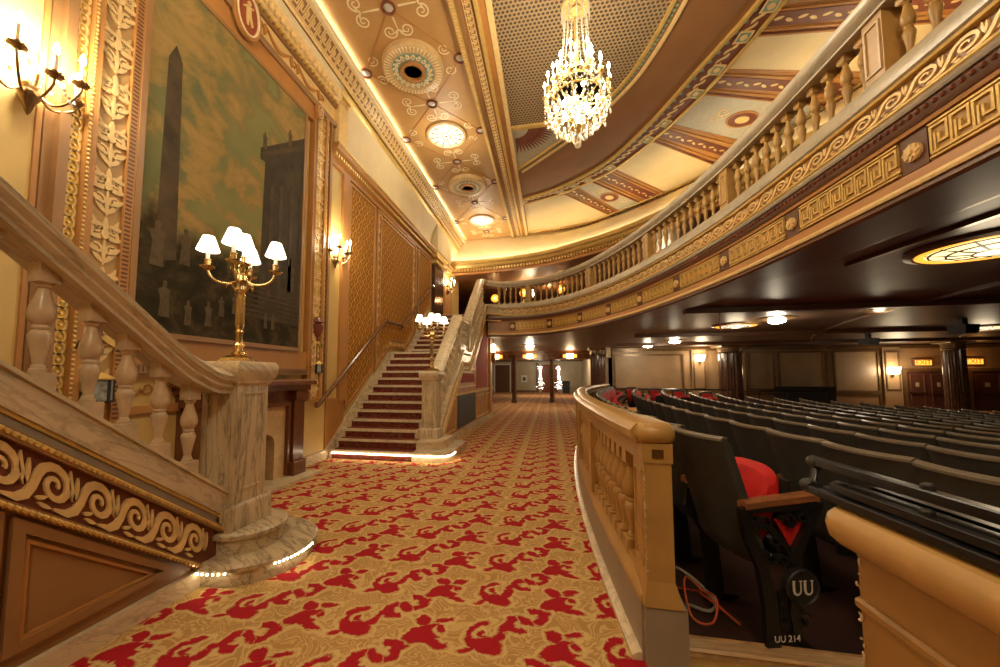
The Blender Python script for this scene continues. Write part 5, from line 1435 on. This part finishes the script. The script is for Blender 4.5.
# cables
mb = MB()
cab = catmull([(.66, 2.55, .02), (.72, 2.45, .06), (.80, 2.50, .03), (.86, 2.28, .12), (.80, 2.16, .05), (.72, 2.22, .04), (.76, 2.42, .14), (.88, 2.36, .05), (.95, 2.22, .02), (.86, 2.5, .02)], 6)
tag(MB().tube(cab, .0055, 7).build('cable', 'orange'), 'tangled orange cable on the floor behind the balustrade post', 'cable')
tag(MB().tube(catmull([(.68, 2.7, .02), (.78, 2.6, .10), (.9, 2.42, .04), (.84, 2.3, .03), (.74, 2.36, .02)], 6), .009, 7).build('cable', 'gray_band'), 'grey cable lying beside the orange cable', 'cable')

# ------------------------------------------------------------------ theatre seats (local: faces +x, origin on the floor)
SW = .45
def shell(mb, y0, y1, pts, bulge=.0, n=6, rnd=0):
    """pts: closed outline in x,z ; swept across the width with rounded plan curve"""
    vs = []
    for i in range(n + 1):
        t = -1 + 2 * i / n; y = y0 + (y1 - y0) * i / n; dx = bulge * t * t; e = .012 * max(0, abs(t) - .7) / .3
        cx = sum(p[0] for p in pts) / len(pts); cz = sum(p[1] for p in pts) / len(pts)
        q = 1 - rnd * max(0, (abs(t) - .3) / .7) ** 2
        for (x, z) in pts: vs.append((cx + (x - cx) * q + dx, y, cz + (z - cz) * q - (z - cz) * e * 2.0))
    k = len(pts)
    mb.add(vs, [tuple(range(k - 1, -1, -1)), tuple(range(n * k, n * k + k))] + [(i * k + j, i * k + (j + 1) % k, (i + 1) * k + (j + 1) % k, (i + 1) * k + j) for i in range(n) for j in range(k)])
def back_pts(): return [(-.245, 1.0), (-.232, .97), (-.185, .80), (-.135, .62), (-.10, .50), (-.085, .43), (-.055, .40), (-.035, .42), (-.06, .52), (-.10, .66), (-.155, .85), (-.195, .98), (-.215, 1.012)]
def seat_parts(full):
    ms = {}
    w = SW / 2 - .012
    a = MB(); shell(a, -w, w, back_pts(), .045); ms['backrest'] = (a, 'seatdark')
    a = MB(); shell(a, -w, w, [(-.247, .994), (-.247, 1.006), (-.230, 1.018), (-.213, 1.015), (-.212, 1.006), (-.228, 1.008)], .045); ms['back_edge'] = (a, 'seatrim')
    a = MB(); shell(a, -w + .03, w - .03, [(-.19, .95), (-.14, .78), (-.09, .60), (-.05, .47), (-.02, .48), (-.05, .62), (-.11, .82), (-.165, .95), (-.18, .965)], .03); ms['back_cushion'] = (a, 'red')
    # tipped-up seat: squab rises nearly vertical
    a = MB(); shell(a, -w + .02, w - .02, [(-.01, .42), (.01, .44), (.10, .66), (.155, .80), (.135, .87), (.06, .86), (.0, .70), (-.03, .52)], .0, 8, .22); ms['seat_cushion'] = (a, 'red')
    a = MB(); shell(a, -w + .02, w - .02, [(.015, .40), (.045, .42), (.16, .72), (.165, .80), (.14, .80), (.10, .65), (.01, .43)], .0); ms['seat_pan'] = (a, 'black')
    return ms
def arm_mesh(yy):
    a = MB(); P = catmull([(-.12, yy, .70), (0, yy, .715), (.12, yy, .725), (.22, yy, .735), (.245, yy, .73)], 3); v = []
    n = len(P)
    for i, p in enumerate(P):
        w = .028 + .008 * i / n; hh = .018
        v += [(p.x, yy - w, p.z - hh), (p.x, yy + w, p.z - hh), (p.x, yy + w, p.z + hh * .5), (p.x, yy + w * .6, p.z + hh), (p.x, yy - w * .6, p.z + hh), (p.x, yy - w, p.z + hh * .5)]
    a.add(v, [(5, 4, 3, 2, 1, 0), tuple(6 * (n - 1) + k for k in range(6))] + [(i * 6 + j, i * 6 + (j + 1) % 6, i * 6 + 6 + (j + 1) % 6, i * 6 + 6 + j) for i in range(n - 1) for j in range(6)])
    return a
def std_mesh(yy):
    a = MB(); f = lambda p, q, h: (p, yy - .012 + h, q)
    a.poly([(-.02, 0), (.16, 0), (.20, .02), (.10, .04), (.075, .30), (.05, .45), (.16, .60), (.24, .70), (-.10, .69), (-.12, .55), (-.03, .40), (-.005, .2)], f, .024)
    return a
seat0 = thing('theatre_seat', '', 'seat', (0, 0, 0))
for nm, (m_, mt_) in seat_parts(True).items():
    o = m_.build(nm, mt_, seat0, ang=.9)
    if nm in ('seat_cushion', 'back_cushion'): soften(o)
arm_mesh(SW / 2).build('armrest', 'armwood', seat0); std_mesh(SW / 2).build('standard', 'iron', seat0)
# plainer seat for the far rows: one shell with its worn edge and red squab
seat1 = thing('theatre_seat', '', 'seat', (0, 0, 0))
_p = seat_parts(False)
_a = MB(); _a.add(_p['backrest'][0].v, _p['backrest'][0].f); _a.add(_p['seat_pan'][0].v, _p['seat_pan'][0].f); _s = std_mesh(SW / 2); _a.add(_s.v, _s.f); _a.build('backrest', 'seatdark', seat1, ang=.9)
_p['back_edge'][0].build('back_edge', 'seatrim', seat1)
_a = MB(); _a.add(_p['back_cushion'][0].v, _p['back_cushion'][0].f); _a.add(_p['seat_cushion'][0].v, _p['seat_cushion'][0].f); _a.build('red_upholstery', 'red', seat1, ang=.9)
PITCH = .46
first0 = first1 = True
GRP = 'rows of theatre seats under the balcony'
total = 0
stuff = MB()
rowlist = []
for k in range(19):
    Rr = RCX - .89 - .68 * k       # circle through the row's seat origins
    lower = 1.98 if k == 0 else None
    ang0 = None; lst = []
    a_step = PITCH / Rr
    # angle measured so that y = 4 + R sin(a)
    if k == 0: a = math.asin((2.255 - RCY) / Rr)
    else: a = math.asin((.95 + .02 * k - RCY) / Rr) + (k % 2) * a_step * .5
    while True:
        x, y = RCX - Rr * cos(a), RCY + Rr * sin(a)
        if y > (11.5 if k < 7 else 12.3): break
        if x < .99 * y + .35 and not (7.9 < y < 8.6 and False): lst.append((x, y, a))
        a += a_step
    rowlist.append(lst)
budget = 300
for k, lst in enumerate(rowlist):
    Rr = RCX - .89 - .68 * k; z = zf(Rr)
    for i, (x, y, a) in enumerate(lst):
        extra = max(0, .20 - .05 * (y - 2)) if k == 0 else max(0, .12 - .02 * y)
        if total < budget:
            near_ = (k == 0) or (k <= 3 and y < 8)
            src = seat0 if near_ else seat1
            lab = 'dark theatre seat, %s visible from the near end of the %s row behind the balustrade' % (ORD(i + 1), ORD(k + 1))
            if k == 0 and i == 0: lab = 'dark aisle-end theatre seat with red squab and cast-iron end panel lettered UU'
            if (src is seat0 and first0) or (src is seat1 and first1):
                o = src
                if src is seat0: first0 = False
                else: first1 = False
                o.location = (x, y, z); o.rotation_euler = (0, 0, -a + extra); o['label'] = lab; o['group'] = GRP
                for c in [c for c in bpy.data.objects if c.parent == o]: c.matrix_parent_inverse = Matrix()
                KID[o.name] = [c for c in bpy.data.objects if c.parent == o]
            else:
                o = dup(src, (x, y, z), -a + extra, lab, GRP)
            if k == 0 and i == 0: UU = o
            total += 1
        else:
            ca, sa = cos(-a), sin(-a)
            for v_ in (_p['backrest'][0], _p['back_edge'][0]):
                stuff.add([(x + p[0] * ca - p[1] * sa, y + p[0] * sa + p[1] * ca, z + p[2]) for p in v_.v], v_.f)
for i, (x, y, rz) in enumerate(((1.95, 12.05, -1.0), (2.55, 12.15, -1.05), (3.25, 12.25, -1.1), (3.95, 12.3, -1.15), (4.75, 12.35, -1.2))):
    dup(seat0, (x, y, zf(sqrt((x - RCX) ** 2 + (y - RCY) ** 2))), rz, 'seat with red upholstery turned towards us before the guard rail, %s from the carpet side' % ORD(i + 1), 'red seats facing back at the far end')
print('SEATS', total, [len(l) for l in rowlist])
if stuff.v: tag(stuff.build('theatre_seats', 'seatdark'), 'distant rows of dark theatre seats receding to the far right', 'seats', kind='stuff')
# the decorated aisle end of the first seat
SIDE_ = [(.05, .62), (.09, .645), (.135, .62), (.18, .65), (.215, .63), (.205, .57), (.165, .50), (.135, .45), (.115, .50)]
yy = -SW / 2 + .005
f = lambda p, q, h: (p, yy - h, q)
def local(mb, nm, mat, par=None):
    o = mb.build(nm, mat); o.parent = par or UU; return o
ends = MB()
ends.ribbon([(-.12, .69), (-.10, .55), (-.045, .42), (-.015, .25), (-.01, .02)], [.05, .05, .05, .06, .07], f, .03)
ends.ribbon([(.25, .69), (.20, .60), (.12, .46), (.13, .36)], [.03, .035, .05, .06], f, .03)
ends.ribbon([(-.10, .62), (0, .60), (.08, .50), (.12, .42)], .025, f, .028)
ends.ribbon([(.11, .30), (.10, .2), (.12, .08), (.20, .01)], [.05, .045, .04, .03], f, .03)
ends.ribbon([(-.05, .015), (.22, .015)], .035, f, .035)
ends.ribbon([(-.12, .68), (.27, .695)], .03, f, .03)
for (a_, b_, r_, t_, hd) in ((-.03, .61, .04, 0, 1), (.02, .54, .035, 1, -1), (.0, .46, .035, 2, 1), (.06, .44, .03, 3, -1), (.14, .17, .045, .5, 1), (.10, .62, .04, 3, -1), (.17, .64, .03, 1, 1)): ends.spiral(a_, b_, r_, t_, 1.2, .014, f, .03, hd, 12)
for i in range(5):
    for j in range(2): ends.ribbon([(.012 + i * .016, .13), (.012 + i * .016 + (.05 if j else -.01), .30)], .005, f, .02)
st = local(ends, 'aisle_end_panel', 'iron')
local(MB().poly(SIDE_, lambda p, q, h: (p, yy + .012 - h, q), .016), 'side_upholstery', 'red')
local(arm_mesh(-SW / 2), 'armrest', 'armwood')
d = MB().lathe([(.082, 0), (.082, .03), (.076, .036), (.07, .030), (0, .030)], (0, 0, 0), 30, 'y')
dd = MB().add([(.125 + p[0], yy - .02 - p[1], .335 + p[2]) for p in d.v], d.f); rb = local(dd, 'row_badge', 'black', None)
def letterU(mb, x, z, w, h, f, t=.011):
    mb.ribbon([(x, z + h), (x, z + .30 * h), (x + .10 * w, z + .10 * h), (x + .32 * w, z), (x + .60 * w, z + .02 * h), (x + .80 * w, z + .15 * h), (x + .86 * w, z + .35 * h), (x + .86 * w, z + h)], [t, t, t * .95, t * .8, t * .6, t * .5, t * .45, t * .45], f, .002)
    mb.ribbon([(x - .16 * w, z + h), (x + .20 * w, z + h)], t * .4, f, .002); mb.ribbon([(x + .68 * w, z + h), (x + 1.04 * w, z + h)], t * .4, f, .002)
lt = MB(); fb = lambda p, q, h: (p, yy - .051 - h, q)
letterU(lt, .078, .305, .040, .060, fb); letterU(lt, .133, .305, .040, .060, fb)
local(lt, 'row_letters', 'white')
def text(body, size, loc, rot, mat, parent=None, ext=.002, name='lettering'):
    cu = bpy.data.curves.new(name, 'FONT'); cu.body = body; cu.size = size; cu.extrude = ext; cu.align_x = 'CENTER'; cu.align_y = 'CENTER'
    cu.materials.append(M[mat]); tmp = bpy.data.objects.new(name, cu); COL.objects.link(tmp)
    me = bpy.data.meshes.new_from_object(tmp.evaluated_get(bpy.context.evaluated_depsgraph_get())); bpy.data.objects.remove(tmp)
    o = bpy.data.objects.new(name, me); COL.objects.link(o); o.location = loc; o.rotation_euler = rot
    if parent: o.parent = parent
    return o
t_ = text('UU 214', .040, (.045, yy - .040, .105), (PI / 2, 0, 0), 'white', UU, .001, 'seat_number')
# ------------------------------------------------------------------ back wall of the seating area
YW = 17.7
fw = lambda o=0: (lambda a, b, h: (a, YW - o - h, b))
struct('wall_far', MB().bx(2.3, 24, YW, YW + .2, -.3, 2.7), 'backwall', 'tan panelled wall behind the seats')
struct('wall_right', MB().bx(21.8, 22, -4, 17.8, -1.5, 2.7), 'backwall')
mb = MB()
for (a, b, z0, z1) in ((2.9, 5.75, .78, 2.28), (8.25, 9.3, .78, 2.35), (9.5, 11.25, .78, 2.35), (11.5, 13.05, .72, 2.35), (2.9, 5.75, .12, .62), (8.25, 13.05, .12, .58)):
    mb.ribbon([(a, z0), (b, z0), (b, z1), (a, z1)], .07, fw(), .04, True)
mb.ribbon([(2.7, .70), (13.1, .66)], .06, fw(), .05); mb.ribbon([(2.6, 2.50), (22, 2.50)], .12, fw(), .08)
trim(mb, 'ubtrim')
for a, b in ((6.1, 6.68), (13.15, 13.75)):
    trim(MB().bx(a, b, YW - .10, YW, 0, 2.5), 'backwall')
    trim(MB().ribbon([(a + .08, .8), (b - .08, .8), (b - .08, 2.3), (a + .08, 2.3)], .04, fw(.10), .03, True), 'ubtrim')
def wsconce(x, z, lab):
    t = thing('wall_light', lab, 'wall light', (x, YW - .1, z), 'wall lights behind the seats')
    MB().lathe([(.02, -.24), (.05, -.18), (.04, -.05)], (x, YW - .16, z), 10).build('bracket', 'darkbrass', t)
    MB().squarelathe([(.10, -.10), (.15, .16), (.14, .16)], (x, YW - .22, z)).build('lamp_shade', 'bulb', t)
    point((x, YW - .55, z + .05), 45, (1, .80, .52), .15)
wsconce(6.4, 2.10, 'bright wall light on the pilaster left of the first dark column')
wsconce(13.4, 1.52, 'bright wall light on the pilaster left of the exit doors')
def column(x, y, r, lab, z0=0, ztop=2.62):
    t = thing('column', lab, 'column', (x, y, z0), 'dark fluted columns')
    n = 24; vs = []
    prof = [(r, z0 + .14), (r * .98, ztop - .34)]
    m = MB(); vs = []
    for rr, z in prof:
        for i in range(n * 2):
            a = PI * i / n; q = rr * (1 if i % 2 else .93); vs.append((x + q * cos(a), y + q * sin(a), z))
    m.add(vs, [(i, (i + 1) % (2 * n), 2 * n + (i + 1) % (2 * n), 2 * n + i) for i in range(2 * n)]).build('shaft', 'darkmarble', t)
    MB().lathe([(r * 1.25, z0), (r * 1.25, z0 + .06), (r * 1.12, z0 + .10), (r * 1.02, z0 + .15)], (x, y, 0), 24).build('base', 'darkmarble', t)
    MB().lathe([(r * .98, ztop - .35), (r * 1.1, ztop - .32), (r * 1.02, ztop - .29), (r * 1.06, ztop - .14), (r * 1.22, ztop - .10)], (x, y, 0), 24).squarelathe([(r * 1.2, ztop - .10), (r * 1.28, ztop - .05), (r * 1.28, ztop + .02)], (x, y, 0)).build('capital', 'ubtrim', t)
column(2.13, 17.4, .33, 'dark fluted column at the far end of the carpet, right of the lit doorway')
column(7.3, 16.9, .42, 'dark fluted column standing in front of the tan panelled wall')
column(14.35, 16.3, .29, 'dark fluted column between the two glowing exit signs')
MB()
gb = thing('loudspeaker', 'small pale box fixed high beside the column right of the lit doorway', 'box', (2.5, 17.0, 2.3))
MB().bbox(2.40, 2.62, 16.9, 17.05, 2.15, 2.60, -.01).build('cabinet', 'gray_band', gb); MB().bx(2.42, 2.60, 16.885, 16.9, 2.18, 2.57).build('grille', 'lobbywall', gb)
# exit doors
def exitdoor(n, x0, x1, leaves, lab):
    o = struct('door_%d' % n, MB().bx(x0, x1, YW - .03, YW, 0, 1.52), 'door_dark', lab)
    L = (x1 - x0) / leaves
    for i in range(leaves):
        a = x0 + i * L
        MB().ribbon([(a + .12, .12), (a + L - .12, .12), (a + L - .12, 1.4), (a + .12, 1.4)], .04, fw(.03), .02, True).build('door_panel', 'darkbrown', o)
        MB().bx(a + .08, a + L - .08, YW - .09, YW - .05, .66, .70).bx(a + .08, a + .11, YW - .09, YW - .03, .655, .705).bx(a + L - .11, a + L - .08, YW - .09, YW - .03, .655, .705).build('push_bar', 'darkbrass', o)
        MB().poly([(a + L * .42, .92), (a + L * .58, .92), (a + L * .58, 1.08), (a + L * .42, 1.08)], fw(.03), .006).build('door_notice', 'lobbywall', o)
    MB().ribbon([(x0 - .06, 0), (x0 - .06, 1.58), (x1 + .06, 1.58), (x1 + .06, 0)], .12, fw(), .08).build('door_frame', 'ubtrim', o)
exitdoor(1, 13.95, 15.35, 2, 'dark double exit doors beside the bright wall light')
exitdoor(2, 16.05, 17.05, 1, 'dark exit door at the right edge under a glowing sign')
def exitsign(x, y, z, w, h, lab, p=6):
    t = thing('exit_sign', lab, 'exit sign', (x, y, z), 'glowing exit signs')
    MB().bbox(x - w / 2, x + w / 2, y - .05, y + .05, z - h / 2, z + h / 2, -.008).build('case', 'darkbrown', t)
    MB().bx(x - w / 2 + .03, x + w / 2 - .03, y - .058, y - .05, z - h / 2 + .03, z + h / 2 - .03).build('face', 'amber', t)
    o = text('EXIT', h * .95, (x, y - .06, z), (PI / 2, 0, 0), 'darkbrown', None, .004); o.parent = t; o.matrix_parent_inverse = Matrix.Translation(-Vector((x, y, z)))
    point((x, y - .3, z), p, (1, .45, .12), .08)
exitsign(14.47, YW - .08, 1.87, .60, .26, 'amber glowing exit sign over the double doors left of the column')
exitsign(16.10, YW - .08, 1.90, .62, .26, 'amber glowing exit sign over the door right of the column')
# black low box (sound desk) against the wall
sd = thing('equipment_case', 'long low black case against the tan wall behind the seats', 'case', (10.1, 17.2, 0))
MB().bbox(9.2, 11.0, 16.9, 17.5, .1, .85, -.015).build('case_body', 'black', sd)
MB().bbox(9.18, 11.02, 16.88, 17.52, .85, .90, -.01).build('case_lid', 'iron', sd)
for x in (9.35, 10.85): MB().lathe([(.05, -.02), (.05, .02)], (x, 17.1, .05), 12, 'y').build('caster', 'black', sd)
# black guard rails
def guard(pts, lab, h=.9, g=None):
    t = thing('guard_rail', lab, 'guard rail', pts[0] + (0,), g)
    MB().tube([(x, y, h) for x, y in pts], .022, 8).build('top_rail', 'blackmetal', t)
    MB().tube([(x, y, h * .52) for x, y in pts], .016, 6).build('mid_rail', 'blackmetal', t)
    for (x, y) in pts: MB().tube([(x, y, 0), (x, y, h)], .018, 6).build('rail_post', 'blackmetal', t)
guard([(1.75, 12.9), (3.0, 13.0), (4.3, 12.95), (5.6, 12.8)], 'black metal guard rail continuing from the far end of the stone balustrade')
guard([(6.6, 13.4), (7.4, 13.4), (8.4, 13.3)], 'black metal guard rail standing in front of the dark fluted column', .85)
# ------------------------------------------------------------------ fittings under the balcony
def stained(x, y, r, lab, glass='stained', p=18):
    t = thing('stained_glass_light', lab, 'ceiling light', (x, y, 2.62), 'round stained glass lights under the balcony')
    MB().lathe([(r + .10, 0), (r + .10, -.03), (r + .04, -.05), (r, -.03), (r, 0)], (x, y, 2.62), 40).build('frame', 'ubtrim', t)
    MB().lathe([(r, -.02), (r * .8, -.055), (r * .4, -.08), (0, -.09)], (x, y, 2.62), 40).build('glass', glass, t)
    MB().lathe([(r + .03, -.035), (r + .005, -.05), (r - .05, -.045), (r - .05, -.03)], (x, y, 2.62), 40).build('amber_rim', 'amber', t)
    mb = MB(); 
    zz = lambda q: 2.62 - .02 - .07 * (1 - (q / r) ** 2) - .004
    fz = lambda a, b, h: (x + a, y + b, zz(min(r, math.hypot(a, b))) - h)
    for k in range(12): a = 2 * PI * k / 12; mb.ribbon([(r * t_ * cos(a), r * t_ * sin(a)) for t_ in (.3, .5, .75, 1)], .018, fz, .006)
    for q in (.3, .62, .85): mb.ribbon([(r * q * cos(2 * PI * k / 36), r * q * sin(2 * PI * k / 36)) for k in range(36)], .016, fz, .006, True)
    mb.build('leading', 'black', t)
    point((x, y, 2.35), p, (1, .80, .52), .2)
stained(4.35, 4.45, .52, 'large stained glass ceiling light at the right edge under the balcony', p=14)
stained(4.62, 10.3, .42, 'lit shallow stained glass dish left of the glaring bulb under the balcony', 'disc', 14)
stained(11.3, 12.0, .62, 'flat stained glass ceiling light at the right edge above the exit signs', p=14)
def floodlamp(x, y, z, lab, p=26, r=.14):
    t = thing('ceiling_lamp', lab, 'ceiling lamp', (x, y, 2.62), 'glaring lamps under the balcony')
    MB().lathe([(r * 2.4, 0), (r * 2.4, -.02), (r * 1.2, -.05), (r * 1.1, -.05)], (x, y, 2.62), 24).build('ceiling_rose', 'ubtrim', t)
    MB().lathe([(.03, 0), (.03, z - 2.62)], (x, y, 2.62), 8).build('stem', 'darkbrass', t)
    MB().lathe([(r, .03), (r * 1.1, .0), (r * .9, -.035), (r * .5, -.055), (0, -.06)], (x, y, z + .05), 16).build('bulb', 'bulb_hot', t)
    point((x, y, z - .16), p, (1, .85, .60), .1)
floodlamp(5.0, 9.3, 2.50, 'glaring lamp under the balcony, nearest of the lamps over the seats', 30, .15)
floodlamp(4.45, 14.4, 2.52, 'glaring lamp under the balcony above the guard rail, second from the front', 30, .17)
floodlamp(3.9, 15.9, 2.50, 'glaring lamp under the balcony beside the far column, leftmost over the seats', 24, .17)
floodlamp(-.8, 15.3, 2.50, 'glaring lamp on the dark ceiling above the carpeted way to the doors', 30, .16)
floodlamp(6.35, 8.5, 2.60, 'small faint spot recessed in the dark ceiling above the right-hand seats', 8, .09)
def speaker(x, y, lab):
    t = thing('loudspeaker', lab, 'loudspeaker', (x, y, 2.6), 'loudspeakers under the balcony')
    MB().bx(x - .05, x + .05, y - .05, y + .05, 2.45, 2.62).build('bracket', 'black', t)
    c = MB().box((x, y, 2.38), (.34, .28, .20), .3, 1.15).build('cabinet', 'black', t)
    MB().lathe([(.08, 0), (.07, -.01), (0, -.015)], (x - .05, y - .16, 2.38), 14, 'y').build('driver', 'iron', t)
speaker(9.6, 13.3, 'small black loudspeaker hanging under the dark ceiling above the tan panel')
speaker(9.2, 10.2, 'black loudspeaker under the dark ceiling, nearer and further right than the other')
pp = thing('drop_pipe', 'thin pale pipe hanging below the balcony lip above the shallow lit dish', 'pipe', (3.35, 8.1, 2.6))
MB().tube([(3.35, 8.1, 2.62), (3.35, 8.1, 2.30), (3.37, 8.1, 2.22)], .014, 8).build('pipe', 'white', pp); MB().lathe([(.035, 0), (.03, -.03), (.014, -.04)], (3.35, 8.1, 2.62), 10).build('flange', 'white', pp)

# ------------------------------------------------------------------ lobby beyond
YL = 32.0
fl_ = lambda o=0: (lambda a, b, h: (a, YL - o - h, b))
struct('wall_lobby', MB().bx(-7, 10, YL, YL + .2, 0, 2.7), 'lobbywall', 'grey beige lobby wall beyond the doors')
struct('wall_lobby_left', MB().bx(-7.2, -7, 12.6, 32, 0, 2.7), 'redwall'); struct('wall_lobby_right', MB().bx(2.62, 2.8, YW, YL, 0, 2.7), 'lobbywall')
struct('wall_stair_end', MB().bx(-7, -2.0, 12.56, 12.7, 0, 3.0), 'redwall')
d_ = struct('door_3', MB().bx(-4.7, -3.4, YL - .04, YL, 0, 2.35), 'darkbrown', 'dark doorway at the left of the lobby')
MB().ribbon([(-4.75, 0), (-4.75, 2.4), (-3.35, 2.4), (-3.35, 0)], .12, fl_(), .08).build('door_frame', 'white', d_)
d_ = struct('door_4', MB().bx(-.72, .66, YL - .04, YL, 0, 2.35), 'mahogany', 'reddish lobby door framed by fairy lights')
MB().ribbon([(-.66, .1), (-.05, .1), (-.05, 2.2), (-.66, 2.2)], .08, fl_(.04), .03, True).ribbon([(.02, .1), (.6, .1), (.6, 2.2), (.02, 2.2)], .08, fl_(.04), .03, True).build('door_panel', 'redwall', d_)
trim(MB().bx(-3.3, -2.9, YL - .1, YL, 0, 2.5).bx(-1.15, -.95, YL - .1, YL, 0, 2.5).bx(-3, -.9, YL - .06, YL, 0, .18), 'darkbrown')
random.seed(4)
for s, (xx, lab) in enumerate(((-.80, 'left string of white fairy lights beside the far lobby door'), (.72, 'right string of white fairy lights beside the far lobby door'))):
    t = thing('fairy_lights', lab, 'fairy lights', (xx, YL - .2, 0), 'fairy lights round the lobby door')
    mb = MB()
    for i in range(95):
        z = random.uniform(.25, 2.2); w = .16 + .12 * sin(z * 3); mb.sphere((xx + random.gauss(0, w * .7), YL - .25 - random.uniform(0, .2), z), .020, 5)
    mb.build('bulbs', 'fairy', t)
    mb = MB()
    for i in range(60):
        z = .2 + 2.0 * i / 60; mb.tube([(xx + random.uniform(-.2, .2), YL - .2, z), (xx + random.uniform(-.25, .25), YL - .3, z + .12)], .012, 4)
    mb.build('branches', 'gray_band', t)
nt = thing('wall_notice', 'small white framed notice on the lobby wall', 'notice', (-2.15, YL, 1.2))
MB().bx(-2.42, -1.92, YL - .05, YL, .85, 1.45).build('frame', 'white', nt); MB().bx(-2.30, -2.04, YL - .06, YL - .05, .98, 1.28).build('notice_panel', 'darkbrown', nt)
tb = thing('waste_bin', 'dark square bin on the carpet right of the fairy lights', 'bin', (1.25, 30.5, 0))
MB().squarelathe([(.26, 0), (.29, .85)], (1.25, 30.5, 0)).build('bin_body', 'black', tb); MB().squarelathe([(.31, .85), (.31, .90), (.22, .98)], (1.25, 30.5, 0)).build('bin_lid', 'iron', tb)
def post(x, y, lab):
    t = thing('door_post', lab, 'post', (x, y, 0), 'square posts before the lobby')
    MB().squarelathe([(.13, 0), (.13, .12), (.10, .15), (.10, 2.3), (.13, 2.32), (.13, 2.42)], (x, y, 0)).build('shaft', 'darkmarble', t)
    MB().bx(x + .06, x + .13, y - .12, y - .09, .15, 2.2).build('metal_edge', 'darkbrass', t)
post(-1.78, 18.7, 'square dark post with bright metal edge, left of the pair before the lobby')
post(.09, 19.6, 'square dark post in front of the fairy lights, right of the pair')
trim(MB().bx(-3.2, 2.7, 18.9, 19.5, 2.18, 2.62), 'mahogany')
mb = MB(); ff = lambda a, b, h: (a, 18.9 - h, b)
for i in range(22): mb.spiral(-3.0 + i * .26, 2.33, .085, 0, 1.2, .03, ff, .02, 1 if i % 2 else -1, 9)
mb.ribbon([(-3.2, 2.22), (2.7, 2.22)], .04, ff, .03); mb.ribbon([(-3.2, 2.46), (2.7, 2.46)], .04, ff, .03)
trim(mb, 'ubtrim')
def wlamp(x, lab):
    t = thing('beam_lamp', lab, 'lamp', (x, 18.8, 2.32), 'amber lamps on the lobby beam')
    MB().bx(x - .34, x + .34, 18.82, 18.9, 2.24, 2.44).build('backplate', 'darkbrass', t)
    MB().lathe([(.16, -.10), (.18, .0), (.16, .10), (.0, .11)], (x, 18.80, 2.34), 14).build('lamp_shade', 'bulb', t)
    for s in (-1, 1): MB().bx(x + s * .27 - .07, x + s * .27 + .07, 18.78, 18.82, 2.26, 2.42).build('side_glass', 'amber', t)
    point((x, 18.5, 2.25), 8, (1, .6, .25), .1)
wlamp(-2.72, 'amber lamp on the carved lobby beam, partly behind the stair pilaster'); wlamp(-1.0, 'amber lamp on the carved beam above the left post'); wlamp(.98, 'amber lamp on the carved beam above the right post')
sl = thing('wall_sconce', 'slim gilt wall light on the pilaster ending the stair side', 'sconce', (FX + .1, 11.95, 1.9), 'candle sconces')
MB().squarelathe([(.03, -.2), (.06, -.12), (.06, .15)], (FX + .17, 11.95, 1.95)).build('bracket', 'darkbrass', sl); MB().squarelathe([(.05, .15), (.07, .40), (.0, .45)], (FX + .17, 11.95, 1.95)).build('lamp_shade', 'shade', sl)
point((FX + .45, 11.9, 2.1), 6, (1, .7, .35), .05)
for x in (-1.5, 1.5): point((x, 26, 2.4), 150, (1, .84, .6), .2)  # fill points added to brighten the lobby, no fixtures modelled
# light on the upper level
for (x, y) in ((0, 15.5), (6, 13)): point((x, y, 4.85), 22, (1, .66, .36), .2)

# ------------------------------------------------------------------ light, camera
w = bpy.data.worlds.new('room_air'); sc.world = w; w.use_nodes = True
w.node_tree.nodes['Background'].inputs[0].default_value = (1, .80, .55, 1); w.node_tree.nodes['Background'].inputs[1].default_value = .0
# added fill points behind and above the viewer, no fixtures, brighten the near end
for k in range(3): point((.3 + .3 * cos(k * 2.1), -1.6 + .3 * sin(k * 2.1), 5.0), 75, (1, .89, .67), .25)
for c in []: clight(c[0], c[1], 'lit round glass ceiling light of the strip over the viewer, %s from the back' % ORD(med.index(c) + 1)) if c[1] < 3 else None
for y in (-.2, 1.7): point((-2.15, y, 6.1), 60, r=.25)  # unseen fill under the near ceiling strip, no lamps built here

cam = bpy.data.cameras.new('camera'); co = bpy.data.objects.new('camera', cam); COL.objects.link(co)
Fp, PX_, PY_ = 370.0, 480.0, 352.0
cam.sensor_width = 36; cam.lens = Fp * 36 / 1000; cam.shift_x = (500 - PX_) / 1000; cam.shift_y = (PY_ - 333.5) / 1000
cam.clip_start = .02; cam.clip_end = 200
h = Vector((550 - PX_, 377 - PY_, Fp)).normalized(); p = math.atan2(377 - PY_, Fp)
up = Vector((0, -cos(p), sin(p))); hd = h.copy(); hd = (hd - up * hd.dot(up)).normalized()
# rows of the world axes expressed in picture coordinates (x right, y down, z forward)
rx = Vector((1, 0, 0)); 
right = hd.cross(up) * 1.0
if right.x < 0: right = -right
Rw = Matrix((right, hd, up))
c_right = Rw @ Vector((1, 0, 0)); c_up = Rw @ Vector((0, -1, 0)); c_back = Rw @ Vector((0, 0, -1))
m = Matrix((c_right, c_up, c_back)).transposed().to_4x4(); m.translation = Vector((0, 0, 1.3)); co.matrix_world = m
sc.camera = co
sc.view_settings.view_transform = 'Standard'; sc.view_settings.look = 'None'; sc.view_settings.gamma = 1; sc.view_settings.use_curve_mapping = False
sc.view_settings.exposure = 0.12
